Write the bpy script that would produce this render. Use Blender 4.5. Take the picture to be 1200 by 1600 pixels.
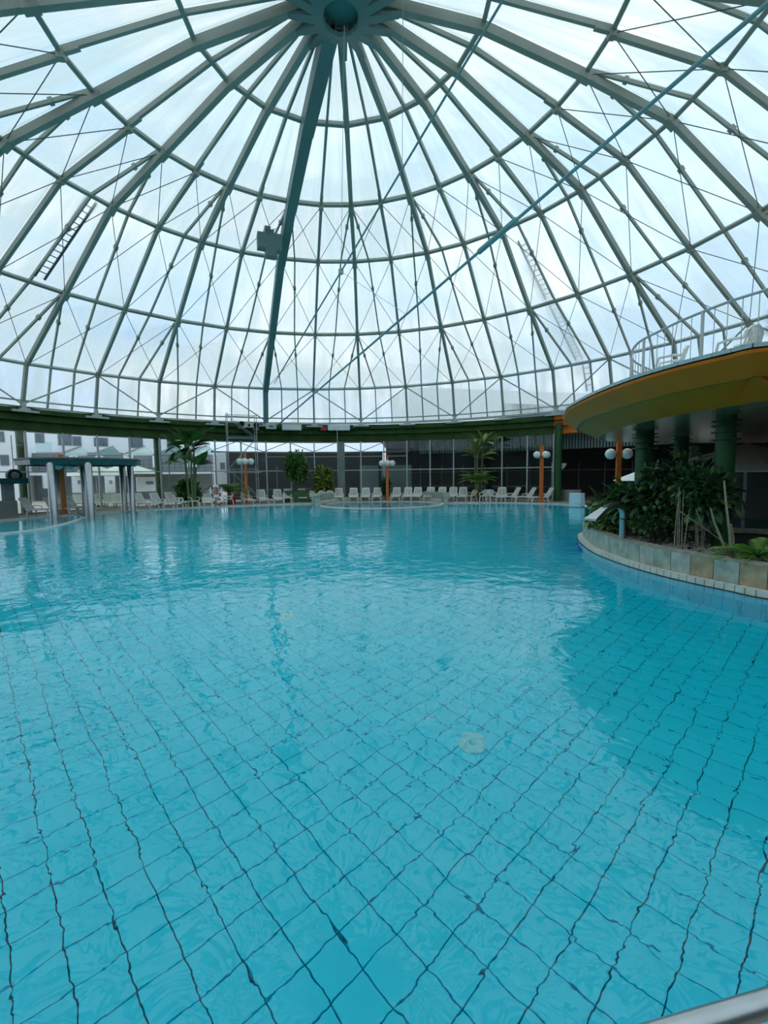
import bpy, bmesh, math, random
from mathutils import Vector, Matrix
from mathutils.geometry import tessellate_polygon
for _o in list(bpy.data.objects): bpy.data.objects.remove(_o)
SC = bpy.context.scene
COL = SC.collection
R_ = math.radians
random.seed(7)

# ------------------------------------------------------------------ camera
F, PITCH, ROLL, YAW = 699.2, -0.0832, 0.012, 0.0907
EYE = Vector((0, 0, 2.1))
_xr = Vector((math.cos(YAW), -math.sin(YAW), 0)); _yf = Vector((math.sin(YAW), math.cos(YAW), 0)); _zu = Vector((0, 0, 1))
_fw = _yf * math.cos(PITCH) + _zu * math.sin(PITCH)
_up0 = -_yf * math.sin(PITCH) + _zu * math.cos(PITCH)
_rt = _xr * math.cos(ROLL) - _up0 * math.sin(ROLL)
_up = _xr * math.sin(ROLL) + _up0 * math.cos(ROLL)
cam_d = bpy.data.cameras.new('camera')
cam = bpy.data.objects.new('camera', cam_d); COL.objects.link(cam)
cam_d.sensor_fit = 'VERTICAL'; cam_d.sensor_height = 24; cam_d.lens = F / 1600 * 24
cam_d.clip_start = 0.05; cam_d.clip_end = 2000
_m = Matrix((( _rt.x, _up.x, -_fw.x), (_rt.y, _up.y, -_fw.y), (_rt.z, _up.z, -_fw.z))).to_4x4()
_m.translation = EYE
cam.matrix_world = _m
SC.camera = cam

# ------------------------------------------------------------------ sky and exposure
SC.view_settings.view_transform = 'Standard'; SC.view_settings.look = 'None'
SC.view_settings.gamma = 1; SC.view_settings.use_curve_mapping = False
SC.view_settings.exposure = 0.34
SKY_STRENGTH = 1.10
w = bpy.data.worlds.new('sky'); SC.world = w; w.use_nodes = True
nt = w.node_tree; nt.nodes.clear()
def N(nt, typ, **kw):
    n = nt.nodes.new(typ)
    for k, v in kw.items():
        if k.startswith('i_'):
            key = k[2:]
            key = int(key) if key.isdigit() else key.replace('_', ' ')
            n.inputs[key].default_value = v
        else: setattr(n, k, v)
    return n
def ramp(nt, stops):
    n = nt.nodes.new('ShaderNodeValToRGB'); e = n.color_ramp.elements
    while len(e) < len(stops): e.new(0.5)
    for k, (p, c) in enumerate(stops):
        e[k].position = p; e[k].color = (c[0], c[1], c[2], 1) if not isinstance(c, (int, float)) else (c, c, c, 1)
    return n
L = nt.links.new
tc = N(nt, 'ShaderNodeTexCoord')
sep = N(nt, 'ShaderNodeSeparateXYZ'); L(tc.outputs['Generated'], sep.inputs[0])
blue = ramp(nt, [(0.0, (.56, .70, .86)), (0.25, (.30, .52, .86)), (1.0, (.44, .74, .90))]); L(sep.outputs['Z'], blue.inputs[0])
mp = N(nt, 'ShaderNodeMapping'); mp.inputs['Scale'].default_value = (1.0, 1.0, 2.6); L(tc.outputs['Generated'], mp.inputs[0])
nz = N(nt, 'ShaderNodeTexNoise', i_Scale=2.3, i_Detail=6.0, i_Roughness=0.58); L(mp.outputs[0], nz.inputs['Vector'])
cl = ramp(nt, [(0.36, 0.0), (0.60, 1.0)]); L(nz.outputs[0], cl.inputs[0])
nz2 = N(nt, 'ShaderNodeTexNoise', i_Scale=4.0, i_Detail=4.0); L(mp.outputs[0], nz2.inputs['Vector'])
cc = ramp(nt, [(0.33, (.60, .65, .73)), (0.64, (.88, .88, .86))]); L(nz2.outputs[0], cc.inputs[0])
mx = N(nt, 'ShaderNodeMix', data_type='RGBA'); L(cl.outputs[0], mx.inputs[0]); L(blue.outputs[0], mx.inputs[6]); L(cc.outputs[0], mx.inputs[7])
# soft glow of the veiled sun, upper right in the picture
_sd = (_fw + _rt * ((1075 - 600) / F) + _up * ((800 - 150) / F)).normalized()
dt = N(nt, 'ShaderNodeVectorMath', operation='DOT_PRODUCT'); L(tc.outputs['Generated'], dt.inputs[0]); dt.inputs[1].default_value = _sd
gw = N(nt, 'ShaderNodeMapRange', interpolation_type='SMOOTHERSTEP'); L(dt.outputs['Value'], gw.inputs['Value'])
gw.inputs['From Min'].default_value = .86; gw.inputs['From Max'].default_value = 1.0; gw.inputs['To Min'].default_value = 0; gw.inputs['To Max'].default_value = .22
ga = N(nt, 'ShaderNodeMix', data_type='RGBA', blend_type='ADD'); ga.inputs[0].default_value = 1.0; L(mx.outputs[2], ga.inputs[6])
gc = N(nt, 'ShaderNodeCombineXYZ'); [L(gw.outputs[0], gc.inputs[k_]) for k_ in range(3)]; L(gc.outputs[0], ga.inputs[7])
zg = N(nt, 'ShaderNodeMapRange'); L(sep.outputs['Z'], zg.inputs['Value']); zg.inputs['To Min'].default_value = SKY_STRENGTH; zg.inputs['To Max'].default_value = SKY_STRENGTH * 1.35   # overcast sky, gently brighter upwards
bg = N(nt, 'ShaderNodeBackground', i_Strength=SKY_STRENGTH); L(zg.outputs[0], bg.inputs['Strength']); L(ga.outputs[2], bg.inputs[0])
ow = N(nt, 'ShaderNodeOutputWorld'); L(bg.outputs[0], ow.inputs[0])
cy = SC.cycles
cy.max_bounces = 18; cy.diffuse_bounces = 7; cy.glossy_bounces = 5; cy.transmission_bounces = 12; cy.transparent_max_bounces = 24
cy.sample_clamp_indirect = 4.0; cy.blur_glossy = 0.5; cy.use_denoising = True
cy.caustics_reflective = False; cy.caustics_refractive = True

# ------------------------------------------------------------------ materials
MATS = {}
def mat(name, col, rough=0.6, metal=0.0, var=0.0, scale=4.0, bump=0.0, spec=0.5, col2=None, em=None):
    m = bpy.data.materials.new(name); m.use_nodes = True; nt = m.node_tree; b = nt.nodes['Principled BSDF']
    b.inputs['Roughness'].default_value = rough; b.inputs['Metallic'].default_value = metal
    b.inputs['Specular IOR Level'].default_value = spec
    b.inputs['Base Color'].default_value = (*col, 1)
    if var or col2:
        t = N(nt, 'ShaderNodeTexCoord'); n = N(nt, 'ShaderNodeTexNoise', i_Scale=scale, i_Detail=5.0)
        nt.links.new(t.outputs['Object'], n.inputs['Vector'])
        c2 = col2 or tuple(min(1, c * (1 - var)) for c in col)
        c1 = col if col2 else tuple(min(1, c * (1 + var)) for c in col)
        r = ramp(nt, [(0.35, c2), (0.65, c1)]); nt.links.new(n.outputs[0], r.inputs[0]); nt.links.new(r.outputs[0], b.inputs['Base Color'])
        if bump:
            bp = N(nt, 'ShaderNodeBump', i_Strength=1.0, i_Distance=bump); nt.links.new(n.outputs[0], bp.inputs['Height']); nt.links.new(bp.outputs[0], b.inputs['Normal'])
    if em:
        b.inputs['Emission Color'].default_value = (*col, 1); b.inputs['Emission Strength'].default_value = em
    MATS[name] = m
    return m
mat('steel_paint', (.34, .365, .31), .5, var=.10, scale=.6)
mat('steel_light', (.52, .55, .52), .5, var=.08, scale=.8)
mat('mast_paint', (.135, .235, .225), .5, var=.10, scale=.4)
mat('white_metal', (.62, .64, .62), .45)
mat('rod', (.10, .12, .12), .5)
mat('cable', (.17, .36, .38), .45, var=.1, scale=2)
mat('wire', (.55, .60, .60), .5)
mat('green_fascia', (.038, .075, .022), .75, var=.2, scale=1.5, spec=.15)
mat('orange_fascia', (.62, .15, .02), .7, var=.15, scale=1.5, spec=.2)
mat('green_column', (.012, .085, .020), .4, var=.15, scale=2)
mat('orange_post', (.72, .17, .035), .45, var=.08, scale=3)
mat('globe', (.9, .89, .85), .25)
mat('plastic', (.88, .86, .82), .4, var=.04, scale=3)
mat('plastic_cream', (.80, .72, .50), .4)
mat('red', (.55, .03, .02), .45)
mat('alu', (.50, .51, .52), .35, metal=.8)
mat('stainless', (.50, .52, .53), .32, metal=1.0, var=.05, scale=8)
mat('rail_grey', (.50, .51, .50), .35, metal=.6)
mat('deck', (.42, .37, .31), .7, var=.12, scale=3)
mat('grout', (.015, .11, .16), .8)
mat('tile_aqua', (.0, .79, .975), .35, var=.035, scale=1.3)
mat('tile_light', (.01, .72, .95), .35, var=.08, scale=2)
mat('tile_deep', (.0, .20, .80), .35, var=.08, scale=2)
mat('tile_white', (.72, .70, .62), .4, var=.1, scale=5)
mat('slate_green', (.36, .42, .34), .6, var=.25, scale=4, bump=.004)
mat('slate_grey', (.42, .44, .38), .6, var=.22, scale=5, bump=.004)
mat('slate_brown', (.42, .31, .19), .6, var=.25, scale=4, bump=.004)
mat('cap_stone', (.36, .34, .27), .7, var=.2, scale=6, bump=.003)
mat('joint_dark', (.045, .05, .05), .8)
mat('gravel', (.30, .28, .25), .9, var=.35, scale=9)
mat('soil', (.03, .024, .018), .95)
mat('leaf_dark', (.030, .090, .028), .45, var=.35, scale=3)
mat('leaf_mid', (.085, .20, .034), .45, var=.35, scale=3)
mat('leaf_light', (.16, .32, .05), .45, var=.3, scale=3)
mat('leaf_yellow', (.22, .27, .05), .5, var=.3, scale=3)
mat('stem_pale', (.33, .28, .20), .7, var=.2, scale=8)
mat('stem_green', (.13, .17, .07), .7, var=.2, scale=8)
mat('stem_brown', (.12, .085, .05), .8, var=.3, scale=8)
mat('soffit_gold', (.90, .19, .012), .55, var=.06, scale=1, spec=.2)
mat('soffit_grey', (.42, .23, .12), .2, var=.1, scale=1)
mat('slab_tile', (.42, .52, .52), .4)
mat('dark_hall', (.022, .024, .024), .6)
mat('dark_green_box', (.05, .12, .04), .6, var=.2, scale=6)
mat('slat_grey', (.32, .36, .35), .5, var=.1, scale=2)
mat('black', (.01, .01, .011), .4)
mat('building_white', (.92, .94, .95), .7, var=.03, scale=.3)
mat('building_grey', (.22, .24, .25), .7)
mat('window_dark', (.09, .13, .17), .12)
mat('parasol', (.68, .72, .58), .8, var=.05, scale=1)
mat('white_cloth', (.93, .94, .94), .7)
mat('terrace', (.22, .205, .19), .8, var=.15, scale=1)
mat('canopy_teal', (.022, .115, .125), .12, var=.2, scale=.7)
mat('banner_grey', (.32, .37, .35), .6, var=.06, scale=.6)
mat('fascia_rose', (.50, .38, .37), .7, var=.1, scale=.5)
mat('wall_grey', (.22, .24, .235), .7, var=.1, scale=.5)
mat('brick_red', (.30, .09, .05), .7)
mat('screen_blue', (.02, .06, .22), .3)
mat('light_disc', (.22, .78, .80), .3)
mat('box_pale', (.62, .80, .84), .4)

def glass_mat(name, tint, haze, haze_col, gloss=0.6, streak=False):
    m = bpy.data.materials.new(name); m.use_nodes = True; nt = m.node_tree; nt.nodes.clear(); L = nt.links.new
    out = N(nt, 'ShaderNodeOutputMaterial')
    tr = N(nt, 'ShaderNodeBsdfTransparent'); tr.inputs[0].default_value = (*tint, 1)
    tl = N(nt, 'ShaderNodeBsdfTranslucent'); tl.inputs[0].default_value = (*haze_col, 1)
    gl = N(nt, 'ShaderNodeBsdfGlossy', i_Roughness=0.02); gl.inputs[0].default_value = (.9, .95, .95, 1)
    mixh = N(nt, 'ShaderNodeMixShader'); L(tr.outputs[0], mixh.inputs[1]); L(tl.outputs[0], mixh.inputs[2])
    if streak:
        g = N(nt, 'ShaderNodeNewGeometry'); mp = N(nt, 'ShaderNodeVectorMath', operation='SUBTRACT'); mp.inputs[1].default_value = (0, 15.44, 0)
        L(g.outputs['Position'], mp.inputs[0]); s = N(nt, 'ShaderNodeSeparateXYZ'); L(mp.outputs[0], s.inputs[0])
        at = N(nt, 'ShaderNodeMath', operation='ARCTAN2'); L(s.outputs[0], at.inputs[0]); L(s.outputs[1], at.inputs[1])
        a2 = N(nt, 'ShaderNodeMath', operation='MULTIPLY', i_1=1.0); a2.inputs[1].default_value = 24.0; L(at.outputs[0], a2.inputs[0])
        z2 = N(nt, 'ShaderNodeMath', operation='MULTIPLY'); z2.inputs[1].default_value = 0.35; L(s.outputs[2], z2.inputs[0])
        cb = N(nt, 'ShaderNodeCombineXYZ'); L(a2.outputs[0], cb.inputs[0]); L(z2.outputs[0], cb.inputs[1])
        n = N(nt, 'ShaderNodeTexNoise', i_Scale=1.0, i_Detail=3.0, i_Roughness=0.55); L(cb.outputs[0], n.inputs['Vector'])
        r = ramp(nt, [(0.32, haze * .45), (0.70, min(1, haze * 1.75))]); L(n.outputs[0], r.inputs[0]); L(r.outputs[0], mixh.inputs[0])
    else: mixh.inputs[0].default_value = haze
    fr = N(nt, 'ShaderNodeFresnel', i_IOR=1.45); fm = N(nt, 'ShaderNodeMath', operation='MULTIPLY'); fm.inputs[1].default_value = gloss; L(fr.outputs[0], fm.inputs[0])
    mg = N(nt, 'ShaderNodeMixShader'); L(fm.outputs[0], mg.inputs[0]); L(mixh.outputs[0], mg.inputs[1]); L(gl.outputs[0], mg.inputs[2])
    L(mg.outputs[0], out.inputs[0]); MATS[name] = m
glass_mat('dome_pane', (.965, .99, .985), .34, (.78, .84, .80), .3, True)
glass_mat('wall_glass', (.95, .98, .98), .02, (.5, .6, .6), .9)
glass_mat('clear_glass', (.85, .92, .92), .02, (.5, .6, .6), .8)

def water_mat():
    m = bpy.data.materials.new('water'); m.use_nodes = True; nt = m.node_tree; b = nt.nodes['Principled BSDF']; L = nt.links.new
    b.inputs['Base Color'].default_value = (1, 1, 1, 1); b.inputs['Roughness'].default_value = 0.0
    b.inputs['IOR'].default_value = 1.33; b.inputs['Transmission Weight'].default_value = 1.0
    g = N(nt, 'ShaderNodeNewGeometry')
    n1 = N(nt, 'ShaderNodeTexNoise', i_Scale=3.4, i_Detail=2.6, i_Roughness=0.48, i_Distortion=0.5); L(g.outputs['Position'], n1.inputs['Vector'])
    n2 = N(nt, 'ShaderNodeTexNoise', i_Scale=0.8, i_Detail=2.0); L(g.outputs['Position'], n2.inputs['Vector'])
    # ripples are rougher in the middle of the pool, calm patches elsewhere
    n3 = N(nt, 'ShaderNodeTexNoise', i_Scale=0.22, i_Detail=1.0); L(g.outputs['Position'], n3.inputs['Vector'])
    r3 = ramp(nt, [(0.35, 0.45), (0.65, 1.0)]); L(n3.outputs[0], r3.inputs[0])
    mu = N(nt, 'ShaderNodeMath', operation='MULTIPLY'); L(n1.outputs[0], mu.inputs[0]); L(r3.outputs[0], mu.inputs[1])
    ad = N(nt, 'ShaderNodeMath', operation='MULTIPLY_ADD'); L(n2.outputs[0], ad.inputs[0]); ad.inputs[1].default_value = 1.3; L(mu.outputs[0], ad.inputs[2])
    bp = N(nt, 'ShaderNodeBump', i_Strength=1.0, i_Distance=0.0150); L(ad.outputs[0], bp.inputs['Height']); L(bp.outputs[0], b.inputs['Normal'])
    MATS['water'] = m
water_mat()

# ------------------------------------------------------------------ building helpers
def tag(o, label=None, cat=None, group=None, kind=None):
    if label: o['label'] = label
    if cat: o['category'] = cat
    if group: o['group'] = group
    if kind: o['kind'] = kind
    return o
def empty(name, loc=(0, 0, 0), rz=0.0, label=None, cat=None, group=None, kind=None, parent=None):
    o = bpy.data.objects.new(name, None); COL.objects.link(o); o.location = loc; o.rotation_euler = (0, 0, rz); o.empty_display_size = .1
    if parent: o.parent = parent
    return tag(o, label, cat, group, kind)
class MB:
    def __init__(s): s.v = []; s.f = []
    def add(s, vs, fs):
        b = len(s.v); s.v += [tuple(v) for v in vs]; s.f += [tuple(i + b for i in f) for f in fs]; return s
    def box(s, c, d, rz=0.0, taper=1.0):
        cx, cy_, cz = c; x, y, z = d[0] / 2, d[1] / 2, d[2] / 2; ca, sa = math.cos(rz), math.sin(rz); vs = []
        for k in (-1, 1):
            t = taper if k > 0 else 1
            for i, j in ((-1, -1), (1, -1), (1, 1), (-1, 1)):
                a, b = i * x * t, j * y * t; vs.append((cx + a * ca - b * sa, cy_ + a * sa + b * ca, cz + k * z))
        return s.add(vs, [(3, 2, 1, 0), (4, 5, 6, 7), (0, 1, 5, 4), (1, 2, 6, 5), (2, 3, 7, 6), (3, 0, 4, 7)])
    def bar(s, p0, p1, w, h, up=(0, 0, 1), w1=None, h1=None):
        p0, p1, up = Vector(p0), Vector(p1), Vector(up); d = (p1 - p0).normalized(); sd = d.cross(up)
        if sd.length < 1e-6: sd = d.cross(Vector((1, 0, 0)))
        sd.normalize(); u = sd.cross(d); vs = []
        for p, ww, hh in ((p0, w, h), (p1, w1 or w, h1 or h)):
            for i, j in ((-1, -1), (1, -1), (1, 1), (-1, 1)): vs.append(p + sd * (i * ww / 2) + u * (j * hh / 2))
        return s.add(vs, [(3, 2, 1, 0), (4, 5, 6, 7), (0, 1, 5, 4), (1, 2, 6, 5), (2, 3, 7, 6), (3, 0, 4, 7)])
    def tube(s, pts, r, n=8, r1=None, cap=True):
        pts = [Vector(p) for p in pts]; m = len(pts); vs = []; prev = None
        for k, p in enumerate(pts):
            d = (pts[min(k + 1, m - 1)] - pts[max(k - 1, 0)]).normalized()
            a = prev if prev is not None else (Vector((0, 0, 1)) if abs(d.z) < .9 else Vector((1, 0, 0)))
            a = (a - d * a.dot(d)).normalized(); b = d.cross(a); prev = a
            rr = r if r1 is None else r + (r1 - r) * k / max(1, m - 1)
            for i in range(n):
                t = 2 * math.pi * i / n; vs.append(p + a * math.cos(t) * rr + b * math.sin(t) * rr)
        fs = [(k * n + i, k * n + (i + 1) % n, (k + 1) * n + (i + 1) % n, (k + 1) * n + i) for k in range(m - 1) for i in range(n)]
        if cap: fs += [tuple(range(n - 1, -1, -1)), tuple((m - 1) * n + i for i in range(n))]
        return s.add(vs, fs)
    def lathe(s, prof, n=16, c=(0, 0, 0)):
        vs = [(c[0] + r * math.cos(2 * math.pi * i / n), c[1] + r * math.sin(2 * math.pi * i / n), c[2] + z) for r, z in prof for i in range(n)]
        fs = [(k * n + i, k * n + (i + 1) % n, (k + 1) * n + (i + 1) % n, (k + 1) * n + i) for k in range(len(prof) - 1) for i in range(n)]
        fs += [tuple(range(n - 1, -1, -1)), tuple((len(prof) - 1) * n + i for i in range(n))]
        return s.add(vs, fs)
    def sphere(s, c, r, n=12, m=8):
        return s.lathe([(max(1e-3, r * math.sin(math.pi * k / m)), -r * math.cos(math.pi * k / m)) for k in range(m + 1)], n, c)
    def quadbox(s, a, b, c, d, t, nrm=None):
        a, b, c, d = map(Vector, (a, b, c, d)); nn = Vector(nrm) if nrm is not None else (c - a).cross(d - b).normalized(); o = nn * t
        return s.add([a, b, c, d, a + o, b + o, c + o, d + o], [(3, 2, 1, 0), (4, 5, 6, 7), (0, 1, 5, 4), (1, 2, 6, 5), (2, 3, 7, 6), (3, 0, 4, 7)])
    def tribox(s, a, b, c, t):
        a, b, c = map(Vector, (a, b, c)); o = (b - a).cross(c - a).normalized() * t
        return s.add([a, b, c, a + o, b + o, c + o], [(2, 1, 0), (3, 4, 5), (0, 1, 4, 3), (1, 2, 5, 4), (2, 0, 3, 5)])
    def mesh(s, name, m, smooth=False):
        me = bpy.data.meshes.new(name); me.from_pydata(s.v, [], s.f); me.materials.append(MATS[m] if isinstance(m, str) else m)
        bm = bmesh.new(); bm.from_mesh(me); bmesh.ops.recalc_face_normals(bm, faces=bm.faces); 
        if len(bm.faces) and all(abs(f.normal.z) > .99 for f in bm.faces) and sum(f.normal.z for f in bm.faces) < 0 and max(v.co.z for v in bm.verts) - min(v.co.z for v in bm.verts) < 1e-4:
            bmesh.ops.reverse_faces(bm, faces=bm.faces)      # open flat sheets face upwards
        bm.to_mesh(me); bm.free()
        if smooth:
            me.polygons.foreach_set('use_smooth', [True] * len(me.polygons))
            try: me.set_sharp_from_angle(angle=R_(40))
            except Exception: pass
        return me
    def build(s, name, m, parent=None, smooth=False, loc=None, **kw):
        return link(name, s.mesh(name, m, smooth), parent, loc, **kw)
def link(name, me, parent=None, loc=None, rz=0.0, label=None, cat=None, group=None, kind=None):
    o = bpy.data.objects.new(name, me); COL.objects.link(o)
    if parent: o.parent = parent
    if loc is not None: o.location = loc
    if rz: o.rotation_euler = (0, 0, rz)
    return tag(o, label, cat, group, kind)
CH = {}
def dup(o, loc, rz=0.0, label=None, group=None, scale=None, parent=None):
    r = o.copy(); COL.objects.link(r); r.location = loc; r.rotation_euler = (0, 0, rz)
    if scale: r.scale = scale
    if label: r['label'] = label
    if group: r['group'] = group
    for ch in o.children:
        c = ch.copy(); COL.objects.link(c); c.parent = r
        for g in ch.children:
            d = g.copy(); COL.objects.link(d); d.parent = c
    return r
def ray(u, v): return (_fw + _rt * ((u - 600) / F) + _up * ((800 - v) / F))      # length such that forward distance = 1
def at(u, v, z=0.05):
    d = ray(u, v); p = EYE + d * ((z - EYE.z) / d.z); return p
def far(u, v, dist): return EYE + ray(u, v) * dist

# ------------------------------------------------------------------ the dome: measured rings of nodes about the axis
RAD = 22.0
CEN = Vector((0, 0.7018 * RAD, 0))
DPHI = math.pi / 9; PHI0 = 0.0699
RR = [.046, .2226, .398, .5675, .7604, .9603, 1.0]
ZZ = [.690, .6706, .6245, .5748, .4412, .3105, .1922]
SX = [.0058, .0058, .0123, .0076, -.0079, -.0144, .0037]
DA = [0, -.0001, -.0215, -.0061, .0128, .0159, -.001]
TX = [.0603, .0603, .0618, .0387, .0237, .0215, .0082]
def raw(k, I, off=0.0):
    a = PHI0 + DPHI * I + DA[k]
    k0, k1 = max(0, k - 1), min(6, k + 1)
    dr, dz = RR[k1] - RR[k0], ZZ[k1] - ZZ[k0]; l = math.hypot(dr, dz); nr, nz_ = -dz / l, dr / l
    r = RR[k] * RAD + nr * off
    z = (ZZ[k] + TX[k] * RR[k] * math.sin(a)) * RAD + EYE.z + nz_ * off
    return Vector((r * math.sin(a) + SX[k] * RAD, CEN.y + r * math.cos(a), z))
def node(k, I, off=0.0):
    st = 1.0 if k <= 1 else 0.5
    i0 = math.floor(I / st + 1e-6) * st; t = (I - i0) / st
    if t < 1e-5: return raw(k, i0, off)
    return raw(k, i0, off).lerp(raw(k, i0 + st, off), t)
def nrm(k, I): return (raw(k, I, 1.0) - raw(k, I)).normalized()

dome = empty('ceiling', (0, 0, 0), label='ribbed glass dome of grey green steel arching over the pool hall', kind='structure')
# main ribs, eighteen; the mast-like one is deeper
def vis(p):
    d = p - EYE; y = d.dot(_fw)
    if y < 0.3: return False
    u = 600 + F * d.dot(_rt) / y; v = 800 - F * d.dot(_up) / y
    return -120 < u < 1320 and -220 < v < 1720
for i in range(-9, 9):
    mb = MB(); deep = (i == -1)
    for k in range(6):
        wd, h = ((.215 - .012 * k, .34 - .02 * k) if not deep else (.50 - .03 * k, .70 - .04 * k))
        o = -h * .5 + .05
        mt = 'steel_paint'
        mb.bar(node(k, i, o), node(k + 1, i, o), wd, h, nrm(k, i) + nrm(k + 1, i))
        if k in (2, 3, 4) and not deep:      # gusset plate at the node
            p = node(k, i, -.2); mb.bar(p - (node(k, i) - node(k + 1, i)).normalized() * .22, p + (node(k, i) - node(k + 1, i)).normalized() * .22, .27, .20, nrm(k, i))
    mb.build('main_rib', 'mast_paint' if deep else 'steel_paint', dome, label='deep teal mast rib running from crown to eave' if deep else None)
for i in range(-9, 9):
    I = i + .5
    mb = MB()
    for k in (2, 3, 4, 5):
        mb.bar(node(k, I, -.10), node(k + 1, I, -.10), .14, .21, nrm(k, I))
        p = node(k, I, -.10); mb.bar(p + Vector((0, 0, .13)), p - Vector((0, 0, .13)), .22, .22, nrm(k, I))
    mb.build('intermediate_rib', 'steel_paint', dome)
    mb = MB(); mb.bar(node(0, I, .04), node(1, I, .04), .09, .15, nrm(0, I)); mb.bar(node(1, I, .04), node(2, I, .04), .11, .18, nrm(1, I))
    m_ = node(1, I).lerp(node(2, I), .85); mb.bar(m_, node(2, I), .14, .22, nrm(1, I))
    mb.build('glazing_bar', 'steel_paint', dome)
# ring purlins per bay
for k in range(1, 7):
    for i in range(-9, 9):
        mb = MB()
        for j in ((i, i + .5), (i + .5, i + 1)):
            mb.bar(node(k, j[0], 0), node(k, j[1], 0), .15, .11, nrm(k, j[0]))
            mb.bar(node(k, j[0], .10), node(k, j[1], .10), .07, .12, nrm(k, j[0]))
        mb.build('ring_purlin', 'steel_paint' if k < 5 else 'steel_light', dome)
# light base rail above the eave
for i in range(-9, 9):
    mb = MB()
    for j in (i, i + .5):
        for dz in (.0, .42):
            a, b = node(6, j, -.15), node(6, j + .5, -.15); mb.tube([a + Vector((0, 0, dz)), b + Vector((0, 0, dz))], .05, 6)
    mb.build('base_rail', 'steel_light', dome)
    if i < 6 and i >= -5:
        for j in (i, i + .5):
            p = node(6, j, -.1); d = (Vector((p.x, p.y, 0)) - CEN); rz = math.atan2(d.y, d.x) - math.pi / 2
            mb = MB().box((0, 0, -.14), (1.3, .5, .12)).box((0, 0, -.02), (.5, .35, .12)).box((0, 0, .22), (.20, .22, .36), taper=.7)
            mb.build('rib_shoe', 'steel_light', dome, loc=p + Vector((-d.x * .008, -d.y * .008, -.08)), rz=rz)
# thin glazing bars that fan out from the main ribs
FA = {2: 0.0, 3: .19, 4: .26, 5: .333, 6: .333}
FB = {4: 0.0, 5: .167, 6: .167}
for i in range(-9, 9):
    for s in (-1, 1):
        for FF in (FA, FB):
            ks = sorted(FF); mb = MB()
            for k in ks[:-1]:
                a, b = node(k, i + s * FF[k], .10), node(k + 1, i + s * FF[k + 1], .10)
                if FF[k] == 0: a = a.lerp(b, .02)
                mb.bar(a, b, .075, .14, nrm(k, i))
                if k < 5:
                    m_ = a.lerp(b, .36); mb.bar(m_.lerp(b, -.03), m_.lerp(b, .03), .15, .2, nrm(k, i))
            mb.build('glazing_bar', 'steel_paint', dome)
# glass panes
rest = MB()
for i in range(-9, 9):
    for s in (-1, 1):
        quads = []
        for k in (0, 1): quads.append((k, 0, .5, 0, .5))
        quads += [(2, 0, 0, 0, .19), (2, 0, .5, .19, .5), (3, 0, .19, 0, .26), (3, .19, .5, .26, .5),
                  (4, 0, 0, 0, .167), (4, 0, .26, .167, .333), (4, .26, .5, .333, .5),
                  (5, 0, .167, 0, .167), (5, .167, .333, .167, .333), (5, .333, .5, .333, .5)]
        for k, a0, a1, b0, b1 in quads:
            OF = .22
            pa, pb, pc, pd = node(k, i + s * a0, OF), node(k, i + s * a1, OF), node(k + 1, i + s * b1, OF), node(k + 1, i + s * b0, OF)
            mb = MB()
            c_ = (pa + pb + pc + pd) / 4
            def put(m):
                if a0 == a1: m.tribox(pa, pc, pd, .02)
                else:
                    m.quadbox(pa, pb, pc, pd, .02, nrm(k, i))
            if vis(c_): put(mb); mb.build('glass_pane', 'dome_pane', dome)
            else: put(rest)
rest.build('rear_glass_panes', 'dome_pane', dome, kind='stuff')
# cross bracing rods
for i2 in range(-18, 18):
    I = i2 / 2
    for k in (2, 3, 4):
        for (u0, u1) in ((I, I + .5), (I + .5, I)):
            a, b = node(k, u0, -.08), node(k + 1, u1, -.08)
            if not (vis(a) or vis(b)) : continue
            MB().tube([a, b], .016, 5).build('brace_rod', 'rod', dome)
for i in range(-9, 9):
    for s in (-1, 1):
        MB().tube([node(5, i + .5, -.1), node(6, i + .5 + s * .5, -.1) + Vector((0, 0, .2))], .045, 6).build('brace_strut', 'steel_light', dome)
# crown hub
hc = Vector((SX[0] * RAD + .1, CEN.y, 0)); zt = ZZ[0] * RAD + EYE.z
MB().lathe([(.70, -.42), (.85, -.36), (.85, -.25), (1.10, -.2), (1.10, .35), (.9, .45), (.01, .5)], 24, (hc.x, hc.y, zt)).build('crown_hub', 'mast_paint', dome)
for i in range(-9, 9):
    a = PHI0 + DPHI * i; d = Vector((math.sin(a), math.cos(a), 0)); c0 = Vector((hc.x, hc.y, zt))
    mb = MB().bar(c0 + d * .55 + Vector((0, 0, -.75)), c0 + d * 1.9 + Vector((0, 0, -.35)), .34, .12, (0, 0, 1), w1=.16)
    mb.bar(c0 + d * .6 + Vector((0, 0, -.45)), c0 + d * 1.8 + Vector((0, 0, -.25)), .05, .5, (0, 0, 1), h1=.2)
    mb.build('hub_bracket', 'mast_paint', dome)

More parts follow.
